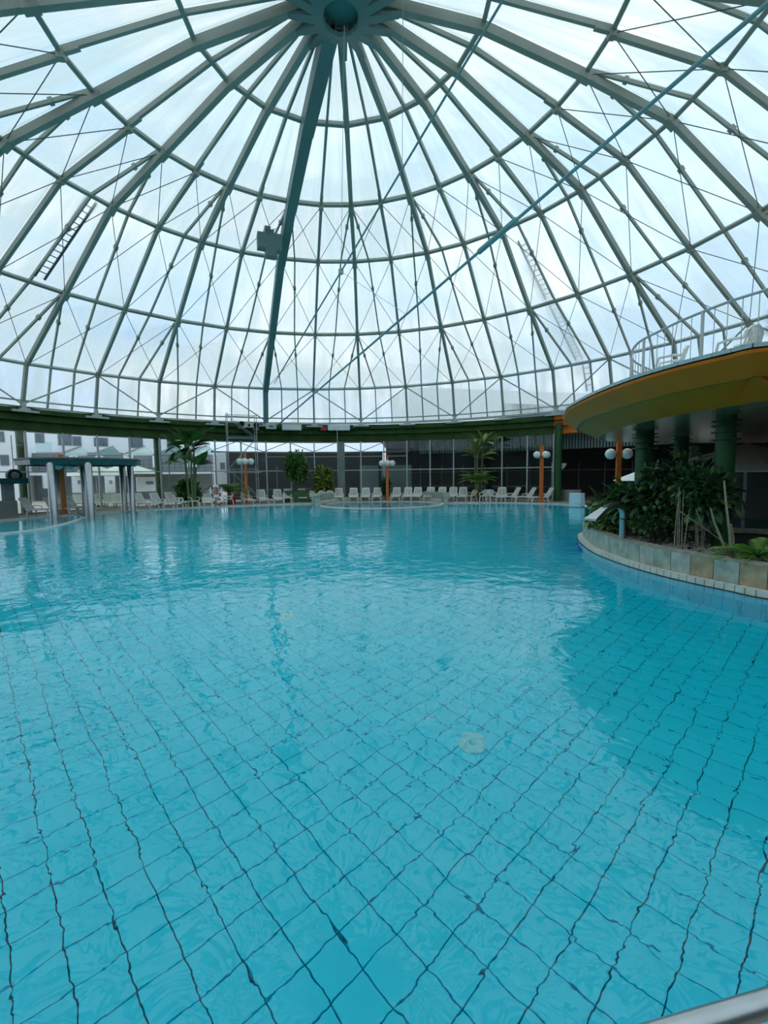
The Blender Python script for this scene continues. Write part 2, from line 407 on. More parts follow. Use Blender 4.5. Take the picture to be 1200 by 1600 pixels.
# ------------------------------------------------------------------ eave fascia
def ringpt(I, r, z):
    a = PHI0 + DPHI * I; return Vector((r * math.sin(a), CEN.y + r * math.cos(a), z))
eave = empty('trim_1', label='green banded eave fascia under the dome, orange at its right end', kind='structure')
for q in range(-36, 36):
    I = q / 4
    nm = 'fascia_panel'
    cm = 'orange_fascia' if 8 <= q < 22 else 'green_fascia'
    mb = MB()
    prof = [(21.75, 6.20), (21.60, 5.85), (21.80, 5.80), (21.62, 5.42), (21.82, 5.37), (21.66, 4.85), (22.1, 4.80), (22.25, 6.2)]
    n_ = len(prof); vs = []
    for t in (0.003, .997):
        for r, z in prof: vs.append(ringpt(I + t * .25, r, z))
    fs = [(j, (j + 1) % n_, n_ + (j + 1) % n_, n_ + j) for j in range(n_)] + [tuple(range(n_ - 1, -1, -1)), tuple(range(n_, 2 * n_))]
    mb.add(vs, fs); mb.build(nm, cm, eave)

# ------------------------------------------------------------------ pool outline, deck, water, floor
edge_far = [at(0, 815, 0), at(40, 808, 0), at(120, 803, 0), at(220, 798, 0), at(300, 794, 0), at(400, 790, 0), at(470, 788.5, 0), at(500, 788, 0), at(545, 785.5, 0), at(600, 785, 0), at(650, 785.5, 0), at(700, 787, 0), at(780, 786, 0), at(870, 788, 0), at(915, 791, 0)]
pl_px = [(905, 845), (912, 853), (920, 861), (936, 869), (960, 877), (987, 888), (1040, 903), (1093, 914), (1147, 925), (1200, 936)]
pl_w = [at(u, v, 0) for u, v in pl_px]
for p_ in edge_far:
    d_ = p_ - CEN
    if d_.length > 19.3: d_ = d_.normalized() * 19.3; p_.x, p_.y = CEN.x + d_.x, CEN.y + d_.y
# smooth the measured waterline of the planter
for _ in range(2):
    pl_w = [pl_w[0]] + [(pl_w[i - 1] + pl_w[i] * 2 + pl_w[i + 1]) / 4 for i in range(1, len(pl_w) - 1)] + [pl_w[-1]]
tip = [Vector((11.5, 15.9, 0)), Vector((9.8, 15.2, 0)), Vector((8.5, 14.55, 0)), Vector((7.66, 13.85, 0))]
tail = [Vector((7.6, 5.75, 0)), Vector((9.2, 4.6, 0)), Vector((11.5, 3.8, 0))]
planter_line = tip + pl_w + tail
def catmull(P, n):
    out = []
    for i in range(len(P) - 1):
        p0, p1, p2, p3 = P[max(0, i - 1)], P[i], P[i + 1], P[min(len(P) - 1, i + 2)]
        for k in range(n):
            t = k / n
            out.append(.5 * ((2 * p1) + (p2 - p0) * t + (2 * p0 - 5 * p1 + 4 * p2 - p3) * t * t + (3 * p1 - p0 - 3 * p2 + p3) * t ** 3))
    out.append(P[-1]); return out
def resample(P, step, pad=0):
    out = [P[0].copy()]; acc = 0
    for a, b in zip(P, P[1:]):
        l = (b - a).length; s = step - acc
        while s <= l:
            out.append(a.lerp(b, s / l)); s += step
        acc = (l - (s - step)) if l >= 0 else 0
    return out
PLs = catmull(planter_line, 8)
right_far = [Vector((15.0, 24.0, 0)), Vector((13.2, 20.6, 0))]
near = [Vector((13.5, 3.2, 0)), Vector((13.5, 1.02, 0)), Vector((-13, 1.02, 0)), Vector((-16.5, 8, 0)), Vector((-18.2, 15.5, 0)), Vector((-17.6, 20.5, 0))]
pool = edge_far + right_far + PLs + near
def loft_deck(inner, outer_r, z, name, m, parent):
    outer = [Vector((CEN.x + outer_r * math.cos(t), CEN.y + outer_r * math.sin(t), z)) for t in [2 * math.pi * i / 64 for i in range(64)]]
    inn = [Vector((p.x, p.y, z)) for p in inner]
    tris = tessellate_polygon([outer, inn])
    return MB().add(outer + inn, tris).build(name, m, parent)
floor = empty('floor', label='beige stone deck around the pool', kind='structure')
loft_deck(pool, 75, .05, 'deck_slab', 'deck', floor)
# edge coping stones and pool walls along the outline
basin = empty('pool_basin', label='aqua tiled swimming pool basin with a dark joint grid', kind='structure')
mb = MB()
P2 = pool + [pool[0]]
for a, b in zip(P2, P2[1:]):
    mb.add([(a.x, a.y, -.008), (b.x, b.y, -.008), (b.x, b.y, -1.37), (a.x, a.y, -1.37)], [(0, 1, 2, 3)])
mb.build('pool_wall', 'tile_light', basin)
mb = MB()
for a, b in zip(edge_far, edge_far[1:]):
    n = max(1, int((b - a).length / .5))
    for k in range(n):
        p, q_ = a.lerp(b, k / n), a.lerp(b, (k + .96) / n); o = (CEN - p); o.z = 0; o.normalize()
        mb.bar(p - o * .12 + Vector((0, 0, .03)), q_ - o * .12 + Vector((0, 0, .03)), .26, .07)
mb.build('edge_coping', 'tile_white', basin, kind='stuff')
tris = tessellate_polygon([[Vector((p.x, p.y, 0)) for p in pool]])
MB().add([(p.x, p.y, -1.372) for p in pool], tris).build('floor_bed', 'grout', basin)
SIDE = .26363; ang = R_(-52.089); O = Vector((.28530, 2.65429, 0)); EX = Vector((math.cos(ang), math.sin(ang), 0)); EY = Vector((-math.sin(ang), math.cos(ang), 0))
def inside(p, poly=pool):
    c = False; j = len(poly) - 1
    for i in range(len(poly)):
        a, b = poly[i], poly[j]
        if (a.y > p.y) != (b.y > p.y) and p.x < (b.x - a.x) * (p.y - a.y) / (b.y - a.y) + a.x: c = not c
        j = i
    return c
cells = []
for i in range(-150, 150):
    for j in range(-150, 150):
        c = O + EX * ((i + .5) * SIDE) + EY * ((j + .5) * SIDE)
        if -19 < c.x < 16 and .9 < c.y < 34 and (inside(c) or any(inside(c + EX * dx * SIDE * .6 + EY * dy * SIDE * .6) for dx, dy in ((1, 0), (-1, 0), (0, 1), (0, -1)))): cells.append(c)
cells.sort(key=lambda c: (c - Vector((0.4, 0, 0))).length + (0 if abs(c.x * .9) < c.y + .6 else 50))
g = SIDE / 2 - .0042; tz = -1.35
tmb = MB().add([(-g, -g, -.02), (g, -g, -.02), (g, g, -.02), (-g, g, -.02), (-g, -g, -.0015), (g, -g, -.0015), (g, g, -.0015), (-g, g, -.0015),
                (-g + .002, -g + .002, 0), (g - .002, -g + .002, 0), (g - .002, g - .002, 0), (-g + .002, g - .002, 0)],
               [(0, 1, 5, 4), (1, 2, 6, 5), (2, 3, 7, 6), (3, 0, 4, 7), (4, 5, 9, 8), (5, 6, 10, 9), (6, 7, 11, 10), (7, 4, 8, 11), (8, 9, 10, 11)])
tile_me = tmb.mesh('floor_tile', 'tile_aqua')
for c in cells[:300]:
    o = link('floor_tile', tile_me, basin, (c.x, c.y, tz)); o.rotation_euler = (0, 0, ang)
mb = MB(); ca, sa = EX.x, EX.y
for c in cells[300:]:
    mb.add([(c.x + x * ca - y * sa, c.y + x * sa + y * ca, tz + z) for x, y, z in ((-g, -g, -.02), (g, -g, -.02), (g, g, -.02), (-g, g, -.02), (-g, -g, 0), (g, -g, 0), (g, g, 0), (-g, g, 0))],
           [(0, 1, 5, 4), (1, 2, 6, 5), (2, 3, 7, 6), (3, 0, 4, 7), (4, 5, 6, 7)])
mb.build('outer_floor_tiles', 'tile_aqua', basin, kind='stuff')
MB().add([(p.x, p.y, 0) for p in pool], tris).build('water', 'water', label='clear rippled turquoise water filling the round pool', cat='water', kind='stuff')

# round inlets on the pool floor
def under(u, v, D=1.33):
    d = ray(u, v).normalized(); t = -EYE.z / d.z; p = EYE + d * t; h = Vector((d.x, d.y, 0)) / 1.33; zz = math.sqrt(1 - h.length_squared); return p + h * (D / zz)
for (u, v, r_, lb) in ((738, 1160, .15, 'pale round drain cover on the pool floor, the nearer one right of centre'), (446, 963, .15, 'pale round drain cover on the pool floor, the farther one left of centre')):
    p = under(u, v); t = empty('pool_drain', (p.x, p.y, -1.35), label=lb, cat='drain')
    MB().lathe([(r_, 0), (r_, .012), (r_ * .8, .02), (.01, .02)], 20).build('cover', 'light_disc', t)
    MB().lathe([(.035, .02), (.035, .03), (.01, .032)], 10).build('grate', 'tile_light', t)

# ------------------------------------------------------------------ planter with slate wall
planter = empty('trim_2', label='curved raised planter wall clad in grey green and rust slate tiles', kind='structure')
def offset(P, d):
    out = []
    for i, p in enumerate(P):
        t = (P[min(i + 1, len(P) - 1)] - P[max(i - 1, 0)]).normalized(); out.append(p + Vector((t.y, -t.x, 0)) * d)
    return out
# travelling tip -> tail: the pool lies on the right-hand side of travel, planter on the left
LFT = -1
curb = PLs
wall_out = offset(PLs, -.12); wall_out2 = offset(PLs, -.145); wall_in = offset(PLs, -.38)
def strip_pieces(P, step, gap, z0, z1, thick, name, pick, parent, hidden=lambda p: False, d_out=0.0):
    pts = resample(P, step); rest_ = None
    for i, (a, b) in enumerate(zip(pts, pts[1:])):
        t = (b - a).normalized(); nn = Vector((-t.y, t.x, 0))     # towards planter... thickness goes inward
        a2, b2 = a + t * gap / 2, b - t * gap / 2
        nn = Vector((t.y, -t.x, 0)) * -1
        mb = MB().quadbox((a2.x, a2.y, z0), (b2.x, b2.y, z0), (b2.x, b2.y, z1), (a2.x, a2.y, z1), thick, nn)
        mb.build(name, pick(i, a), parent)
def inward(P):  # sanity: which side is the planter
    return P
rnd = random.Random(5)
smat = ['slate_green', 'slate_grey', 'slate_green', 'slate_green', 'slate_grey', 'slate_brown', 'slate_green']
brown_near = [at(1093 + 10, 905, .25), at(1190, 912, .25)]
def slate_pick(i, a):
    d_ = Vector((a.x, a.y, .3)) - EYE; u_ = 600 + F * d_.dot(_rt) / d_.dot(_fw)
    if d_.dot(_fw) > 0 and (1062 < u_ < 1112 or 1150 < u_ < 1200): return 'slate_brown'
    return rnd.choice(['slate_green', 'slate_grey', 'slate_green', 'slate_green'])
strip_pieces(wall_out, .42, .014, .125, .50, .025, 'slate_tile', slate_pick, planter)
strip_pieces(offset(PLs, .012), .165, .020, -.03, .12, .17, 'curb_tile', lambda i, a: 'tile_white', planter)
mb = MB()
for P0, P1, z0, z1 in ((wall_out2, wall_in, .05, .50), ):
    for i in range(len(P0) - 1):
        a, b, c, d = P0[i], P0[i + 1], P1[i + 1], P1[i]
        mb.add([(a.x, a.y, z0), (b.x, b.y, z0), (c.x, c.y, z0), (d.x, d.y, z0), (a.x, a.y, z1), (b.x, b.y, z1), (c.x, c.y, z1), (d.x, d.y, z1)],
               [(0, 1, 5, 4), (1, 2, 6, 5), (2, 3, 7, 6), (3, 0, 4, 7), (4, 5, 6, 7)])
mb.build('wall_core', 'joint_dark', planter)
o1 = offset(PLs, -.13)
mb = MB()
for i in range(len(PLs) - 1):
    a, b, c, d = o1[i], o1[i + 1], wall_in[i + 1], wall_in[i]
    mb.add([(a.x, a.y, .503), (b.x, b.y, .503), (c.x, c.y, .503), (d.x, d.y, .503), (a.x, a.y, .54), (b.x, b.y, .54), (c.x, c.y, .54), (d.x, d.y, .54)],
           [(0, 1, 2, 3), (0, 1, 5, 4), (1, 2, 6, 5), (2, 3, 7, 6), (3, 0, 4, 7), (4, 5, 6, 7)])
mb.build('cap_stone', 'cap_stone', planter)
mb = MB(); OJ = offset(PLs, .024)
for i in range(len(PLs) - 1):
    a, b = OJ[i], OJ[i + 1]
    mb.bar((a.x, a.y, -.005), (b.x, b.y, -.005), .03, .035)
mb.build('waterline_joint', 'joint_dark', planter)
# light-blue tiles of the submerged wall, dark blue round the tip
deepx = [at(908, 848, 0), at(914, 855, 0)]
def wall_pick(i, a):
    p = Vector((a.x, a.y, 0))
    return 'tile_deep' if p.y > pl_w[1].y + .1 else 'tile_light'
strip_pieces(offset(PLs, .03), .30, .010, -1.34, -.04, .02, 'wall_tile', wall_pick, basin)
# planting bed, gravel
bed = wall_in + [Vector((14, 6.0, 0)), Vector((15, 12, 0)), Vector((13.5, 17, 0))]
tr2 = tessellate_polygon([[Vector((p.x, p.y, 0)) for p in bed]])
MB().add([(p.x, p.y, .40) for p in bed], tr2).build('planting_bed', 'soil', planter)
rg = random.Random(3); mb = MB(); n_st = 0
while n_st < 2600:
    p = Vector((rg.uniform(5.8, 11.5), rg.uniform(5, 16.5), 0))
    if not inside(p, bed): continue
    dmin = min((p - q_).length for q_ in wall_in)
    if dmin < .06 or dmin > 2.2 or rg.random() > 1.25 - dmin * .5: continue
    r = rg.uniform(.025, .065); n_st += 1
    mb.lathe([(r * .6, -r * .4), (r, 0), (r * .55, r * .5)], 5, (p.x, p.y, .41 + rg.uniform(0, .03)))
mb.build('bed_gravel', 'gravel', label='pale rounded gravel covering the raised planter bed', cat='gravel', kind='stuff')

# ------------------------------------------------------------------ far glass wall
wf = empty('wall_far', label='curved curtain wall of tall glass panes and slim grey posts', kind='structure')
RW = 21.75; ZT = 4.86; ZM = 2.5
for q in range(-16, 9):
    I = q / 4
    p = ringpt(I, RW, 0); a = -(PHI0 + DPHI * I)
    MB().box((0, 0, (ZT + .05) / 2), (.09, .16, ZT - .05)).build('wall_post', 'steel_light', wf, loc=p, rz=a)
    if q < 8:
        n0, n1 = ringpt(I, RW, 0), ringpt(I + .25, RW, 0)
        for z0, z1 in ((.12, ZM - .04), (ZM + .04, ZT - .02)):
            t = (n1 - n0).normalized(); a2, b2 = n0 + t * .05, n1 - t * .05; up = Vector((0, 0, 1))
            MB().quadbox((a2.x, a2.y, z0), (b2.x, b2.y, z0), (b2.x, b2.y, z1), (a2.x, a2.y, z1), .012, (a2 - CEN).normalized() if False else Vector(((a2 + b2).x / 2, (a2 + b2).y / 2 - CEN.y, 0)).normalized()).build('glass_pane', 'wall_glass', wf)
        mb = MB()
        for z, h in ((.10, .10), (ZM, .07), (3.62, .04)): 
            if z > 3 and not (-4 <= q < 2): continue
            mb.bar((n0.x, n0.y, z), (n1.x, n1.y, z), .08, h)
        mb.build('transom', 'steel_light', wf)
# broad grey pier in the middle
p = ringpt(-.21, 21.5, 0); MB().box((0, 0, 2.42), (.52, .30, 4.75)).build('pier', 'wall_grey', wf, loc=p, rz=-(PHI0 - .21 * DPHI))
for I in (-4, -3, -2, 2.05):
    p = ringpt(I, 22.3 if I < 0 else 21.6, 0); MB().lathe([(.24, .05), (.24, 5.6)], 16, (p.x, p.y, 0)).build('green_column', 'green_column', wf)
# plain wall round the near side of the hall
wb = empty('wall_back', label='plain grey wall behind the viewer under the dome eave', kind='structure')
for i in range(5, 14):
    n0, n1 = ringpt(i, 22.1, 0), ringpt(i + 1, 22.1, 0)
    MB().quadbox((n0.x, n0.y, .05), (n1.x, n1.y, .05), (n1.x, n1.y, 6.1), (n0.x, n0.y, 6.1), .2).build('wall_panel', 'wall_grey', wb)

# ------------------------------------------------------------------ adjoining dark hall behind the glass, right of centre
hall = empty('wall_right', label='dark adjoining hall behind and right of the glass wall', kind='structure')
for i in range(0, 13):
    I = -1.3 + i * .5
    if I < -.3:
        MB().quadbox(ringpt(I, 27, .05), ringpt(I + .5, 27, .05), ringpt(I + .5, 27, 4.25), ringpt(I, 27, 4.25), .2).build('hall_wall', 'dark_hall', hall); continue
    a = [ringpt(I, r, 4.95) for r in (22.35, 36)]; b = [ringpt(I + .5, r, 4.95) for r in (22.35, 36)]
    MB().quadbox(a[0], a[1], b[1], b[0], .3, (0, 0, 1)).build('hall_roof', 'dark_hall', hall)
    MB().quadbox(ringpt(I, 35, .05), ringpt(I + .5, 35, .05), ringpt(I + .5, 35, 4.95), ringpt(I, 35, 4.95), .2).build('hall_wall', 'dark_hall', hall)
# slatted band hung under the hall roof
slat_me = MB().box((0, 0, 0), (.13, .06, 1.10)).mesh('ceiling_slat', 'slat_grey')
for k in range(170):
    I = .62 + k * .026
    p = ringpt(I, 23.6, 4.40)
    link('ceiling_slat', slat_me, hall, p, -(PHI0 + DPHI * I))
mb = MB()
for k in range(18):
    I = .55 + k * .26; a, b = ringpt(I, 23.75, 4.4), ringpt(I + .26, 23.75, 4.4)
    mb.bar(a, b, .03, 1.08)
    mb.bar(ringpt(I, 23.7, 3.83), ringpt(I + .26, 23.7, 3.83), .2, .05)
mb.build('slat_backing', 'joint_dark', hall)
mb = MB()
for k in range(30):
    I = -1.45 + k * .2
    p = ringpt(I, 26 if I < -.2 else 30, 0); mb.box((p.x, p.y, 1.5), (.06, .06, 2.9))
mb.bar(ringpt(-.3, 30, 2.3), ringpt(.8, 30, 2.3), .06, .06); mb.bar(ringpt(.8, 30, 2.3), ringpt(2.4, 30, 2.3), .06, .06); mb.bar(ringpt(2.4, 30, 2.3), ringpt(4.4, 30, 2.3), .06, .06)
mb.build('inner_partition', 'building_grey', hall)
for k in range(8):
    I = -1.5 + k * .25; a, b = ringpt(I, 23.4, 0), ringpt(I + .25, 23.4, 0)
    MB().bar((a.x, a.y, 4.05), (b.x, b.y, 4.05), .08, .12).bar((a.x, a.y, 4.9), (b.x, b.y, 4.9), .08, .12).build('truss_chord', 'fascia_rose', hall)
    MB().tube([(a.x, a.y - .1, 4.1 + .8 * (k % 2)), (b.x, b.y - .1, 4.9 - .8 * (k % 2))], .03, 5).build('fascia_brace', 'rod', hall)
# pale banner panels behind the glass near the centre lamp
for i, (I, c) in enumerate(((-.02, 'banner_grey'), (.21, 'banner_grey'), (.33, 'banner_grey'))):
    n0, n1 = ringpt(I, 23.2, 0), ringpt(I + .2, 23.2, 0)
    MB().quadbox((n0.x, n0.y, .1), (n1.x, n1.y, .1), (n1.x, n1.y, 2.9), (n0.x, n0.y, 2.9), .06).build('pale_panel', c, hall)

def deckpt(u, r, z=.05):
    # point of the deck on the bearing of an image column, at radius r from the dome axis
    d = far(u, 745, 1) - EYE; d.z = 0; d.normalize(); c = CEN - Vector((EYE.x, EYE.y, 0)); b = d.dot(c)
    t = b + math.sqrt(b * b - (c.length_squared - r * r)); return Vector((EYE.x + d.x * t, EYE.y + d.y * t, z))
# ------------------------------------------------------------------ lamps
def FD(u, D, z): p = far(u, 740, D); p.z = z; return p
def lamp(u, v, h, label, globes=4, rz=0.0, z=.05, gz=.62, spread=.40, loc=None):
    p = loc or deckpt(u, 19.6); t = empty('globe_lamp', p, rz, label=label, cat='lamp', group='orange globe lamp posts around the pool')
    MB().lathe([(.19, 0), (.19, .03), (.13, .06)], 12).build('base_plate', 'orange_post', t)
    MB().box((0, 0, h / 2), (.19, .19, h)).build('pole', 'orange_post', t)
    if globes:
        for k in range(globes):
            a = k * 2 * math.pi / globes; d = Vector((math.cos(a), math.sin(a), 0))
            arm = MB().tube([d * .05 + Vector((0, 0, h - gz)), d * (spread - .14) + Vector((0, 0, h - gz))], .035, 6).lathe([(.09, -.09), (.09, .09)], 8, (d.x * (spread - .2), d.y * (spread - .2), h - gz))
            a_ = arm.build('arm', 'orange_post', t)
            MB().sphere(d * spread + Vector((0, 0, h - gz)), .235, 16, 10).build('globe', 'globe', a_, smooth=True)
    return t
lamp(384, 790.5, 3.75, 'orange lamp post with white globes in front of the scaffold tower', rz=.12)
lamp(605, 779, 3.55, 'orange lamp post with white globes behind the round whirlpool, middle of the far deck', rz=0)
lamp(846, 785, 3.9, 'orange lamp post with white globes beside the last sun lounger, left of the dark opening', rz=.2)
lamp(97, 804, 3.4, 'orange lamp post rising through the teal pool pavilion', rz=.2, gz=.62)
t = lamp(966, 800, 3.35, 'orange lamp post with two white globes among the planter shrubs', globes=2, rz=-.3, z=.05, gz=.50, spread=.34, loc=FD(966, 20.0, .05))

# ------------------------------------------------------------------ white garden furniture
def lounger_proto():
    t = empty('sun_lounger', (0, 0, 0), label='x', cat='sun lounger')
    m = 'plastic'
    mb = MB()   # seat: frame and cross slats, local -y is the foot end
    for s in (-1, 1): mb.box((s * .32, -.55, .36), (.05, 1.35, .07))
    for k in range(9): mb.box((0, -1.18 + k * .15, .375), (.60, .11, .025))
    mb.box((0, -1.24, .36), (.66, .05, .07))
    mb.build('seat', m, t)
    a = R_(58); d = Vector((0, math.cos(a), math.sin(a))); b0 = Vector((0, .12, .36)); mb = MB(); nn = (0, -math.sin(a), math.cos(a))
    for s in (-1, 1): mb.bar(b0 + Vector((s * .30, 0, 0)), b0 + Vector((s * .27, 0, 0)) + d * .72, .06, .04, nn)
    mb.bar(b0 + Vector((-.27, 0, 0)) + d * .72, b0 + Vector((.27, 0, 0)) + d * .72, .09, .04, nn)
    mb.bar(b0 + Vector((-.30, 0, 0)) + d * .03, b0 + Vector((.30, 0, 0)) + d * .03, .10, .04, nn)
    for k in range(6):
        x = -.215 + k * .086; mb.bar(b0 + Vector((x, 0, 0)), b0 + Vector((x * .93, 0, 0)) + d * .70, .05, .02, nn)
    mb.build('backrest', m, t)
    for s in (-1, 1):
        MB().tube([(s * .36, -.25, .36), (s * .39, -.22, .52), (s * .39, .1, .56), (s * .35, .28, .52)], .028, 6).build('armrest', m, t)
        for y, dy in ((-1.0, -.10), (.02, .10)):
            MB().bar((s * .31, y, .35), (s * .33, y + dy, 0), .06, .08, (0, 1, 0), w1=.045, h1=.05).build('leg', m, t)
    return t
def armchair_proto():
    t = empty('garden_armchair', (0, 0, 0), label='x', cat='chair'); m = 'plastic'
    mb = MB().box((0, 0, .42), (.48, .46, .03)); mb.box((0, -.22, .40), (.50, .04, .05)); mb.build('seat', m, t)
    mb = MB(); n = 7
    for k in range(n):
        x = -.20 + k * .4 / (n - 1); mb.bar((x, .22 - .03 * (x / .2) ** 2, .42), (x * 1.12, .33 - .04 * (x / .2) ** 2, .82 - .06 * (x / .2) ** 2), .038, .02, (0, 1, 0))
    pts = [(-.29, .24, .60), (-.27, .28, .74), (-.17, .31, .82), (0, .34, .86), (.17, .31, .82), (.27, .28, .74), (.29, .24, .60)]
    mb.tube(pts, .028, 6); mb.build('backrest', m, t)
    for s in (-1, 1):
        MB().tube([(s * .29, .25, .62), (s * .30, .05, .64), (s * .29, -.20, .62), (s * .27, -.25, .44)], .03, 6).build('armrest', m, t)
        MB().bar((s * .23, -.20, .42), (s * .27, -.25, 0), .06, .05, (0, 1, 0)).build('leg', m, t)
        MB().bar((s * .23, .22, .42), (s * .27, .30, 0), .06, .05, (0, 1, 0)).build('leg', m, t)
    return t
LG = lounger_proto(); AC = armchair_proto(); used = {'l': False, 'a': False}
def facing(p, extra=0.0): return math.atan2(p.y - CEN.y, p.x) - math.pi / 2 + extra     # local -y looks to the pool centre
def put(kind, u, v, label, extra=0.0, z=.05, rad=20.4, loc=None, group=None):
    src = LG if kind == 'l' else AC
    p = loc or deckpt(u, rad)
    gr = group or ('white sun loungers along the far deck' if kind == 'l' else 'white plastic armchairs along the far deck')
    rz = facing(p, extra)
    if not used[kind]:
        used[kind] = True; src.location = p; src.rotation_euler = (0, 0, rz); src['label'] = label; src['group'] = gr; return src
    return dup(src, p, rz, label, gr)
FE = 1.15
loungers = [
 (47, 803, .5, 'white sun lounger at the far left, left of the steel pavilion columns'),
 (84, 801, .45, 'white sun lounger behind the leftmost pavilion column'),
 (113, 800, .4, 'white sun lounger between the orange post and the middle pavilion columns'),
 (221, 796, .35, 'white sun lounger just right of the pavilion, left of a pair'),
 (245, 794.5, .3, 'white sun lounger second to the right of the pavilion'),
 (268, 793.5, .25, 'white sun lounger third to the right of the pavilion, before the banana plant'),
 (291, 790, .1, 'white sun lounger tucked behind the chairs at the foot of the banana plant'),
 (383, 789, 0, 'white sun lounger directly behind the lamp post by the scaffold'),
 (408, 789, 0, 'white sun lounger standing alone under the scaffold tower'),
 (433, 788, -.05, 'white sun lounger right of the scaffold tower beside an armchair'),
 (449, 785, -.05, 'white sun lounger behind the armchair left of the green planter box'),
 (471, 784, 0, 'white sun lounger behind the green planter box of the round bush'),
 (529, 782, 0, 'white sun lounger at the grey pier, leftmost behind the whirlpool'),
 (552, 781, 0, 'white sun lounger behind the whirlpool, second from the grey pier'),
 (571, 781, 0, 'white sun lounger behind the whirlpool, third from the grey pier'),
 (589, 781, 0, 'white sun lounger behind the whirlpool, just left of the middle lamp post'),
 (619, 781, 0, 'white sun lounger behind the whirlpool, just right of the middle lamp post'),
 (637, 781, 0, 'white sun lounger behind the whirlpool, second right of the middle lamp post'),
 (652, 781, 0, 'white sun lounger behind the whirlpool, third right of the middle lamp post'),
 (672, 780, 0, 'white sun lounger behind the whirlpool, fourth right of the middle lamp post'),
 (690, 780, 0, 'white sun lounger behind the right end of the whirlpool wall'),
 (707, 783, 0, 'white sun lounger just right of the whirlpool wall'),
 (723, 783, .1, 'white sun lounger beside the cream armchair, left of the tall plant'),
 (784, 785, .2, 'white sun lounger first to the right of the tall plant'),
 (801, 784, -.8, 'white sun lounger seen side on, third from the right end'),
 (825, 784, -.8, 'white sun lounger seen side on, second from the right end'),
 (852, 785, -.8, 'white sun lounger seen side on, last before the orange lamp and the opening'),
]
for u, v, e, lb in loungers: put('l', u, v, lb, e, rad=20.85 if u in (291, 449, 471) else 20.6 if 520 < u < 700 else 20.4)
chairs = [
 (301, 794, .3, 'white armchair left of the life ring, under the banana plant'),
 (323, 794, -.2, 'white armchair directly beside the life ring stand'),
 (278, 795, 1.2, 'white armchair turned sideways between loungers and banana plant'),
 (355, 792, -1.4, 'white armchair right of the life ring, by the red cushion'),
 (448, 789.5, 0, 'white armchair just left of the green planter box'),
 (489, 788, .6, 'white armchair turned sideways, just right of the green planter box'),
 (504, 787.5, .3, 'white armchair second to the right of the green planter box'),
 (516, 786.5, .2, 'white armchair at the left end of the whirlpool wall'),
 (737, 786, -.7, 'cream armchair turned sideways left of the tall plant'),
 (757, 786, -.2, 'white armchair in front of the tall plant'),
 (769, 786, .7, 'white armchair just right of the tall plant'),
]
for u, v, e, lb in chairs:
    c = put('a', u, v, lb, e, rad=19.65)
    if lb.startswith('cream'):
        for ch in c.children:
            ch.data = ch.data.copy(); ch.data.materials[0] = MATS['plastic_cream']

# ------------------------------------------------------------------ whirlpool on the far side
wc = at(600, 788.5, 0); wl = at(500, 789, 0); wr_ = at(697, 788, 0)
wcen = (wl + wr_) / 2 + Vector((0, 0.6, 0)); wR = (wl - wr_).length / 2
wp = empty('whirlpool', (wcen.x, wcen.y, 0), label='round raised whirlpool with a pale rim at the far pool edge', cat='whirlpool')
def arc(r0, r1, z0, z1, a0, a1, n, mb=None, gap=0.0):
    mb = mb or MB()
    for k in range(n):
        t0 = a0 + (a1 - a0) * (k + gap / 2) / n; t1 = a0 + (a1 - a0) * (k + 1 - gap / 2) / n
        vs = [(r * math.cos(t), r * math.sin(t), z) for z in (z0, z1) for r, t in ((r0, t0), (r1, t0), (r1, t1), (r0, t1))]
        mb.add(vs, [(3, 2, 1, 0), (4, 5, 6, 7), (0, 1, 5, 4), (1, 2, 6, 5), (2, 3, 7, 6), (3, 0, 4, 7)])
    return mb
arc(wR - .25, wR, -.3, .035, R_(180), R_(360), 28).build('front_rim', 'tile_white', wp)
arc(wR - .30, wR - .05, -.3, .10, R_(0), R_(180), 28).build('back_step', 'slate_grey', wp)
for k in range(46):
    t0 = R_(3) + (R_(174)) * k / 46; t1 = t0 + R_(174) / 46 * .86; mb = MB()
    vs = [(r * math.cos(t), r * math.sin(t), z) for z in (.10, .30) for r, t in ((wR - .06, t0), (wR, t0), (wR, t1), (wR - .06, t1))]
    mb.add(vs, [(3, 2, 1, 0), (4, 5, 6, 7), (0, 1, 5, 4), (1, 2, 6, 5), (2, 3, 7, 6), (3, 0, 4, 7)]).build('rim_tile', 'tile_white', wp)
arc(wR, wR + .3, .0, .36, R_(-12), R_(192), 28).build('back_wall', 'slate_grey', wp)
arc(wR - .05, wR + .4, .36, .75, R_(-12), R_(38), 8).build('side_wall', 'slate_green', wp)
arc(wR - .05, wR + .4, .36, .75, R_(142), R_(192), 8).build('side_wall', 'slate_green', wp)
MB().add([(0, 0, .03)] + [((wR - .2) * math.cos(t), (wR - .2) * math.sin(t), .03) for t in [2 * math.pi * k / 40 for k in range(40)]], [(0, 1 + k, 1 + (k + 1) % 40) for k in range(40)]).build('whirlpool_water', 'water', wp)
arc(.01, wR - .25, -.6, -.5, 0, 2 * math.pi, 24).build('whirlpool_floor', 'tile_aqua', wp)

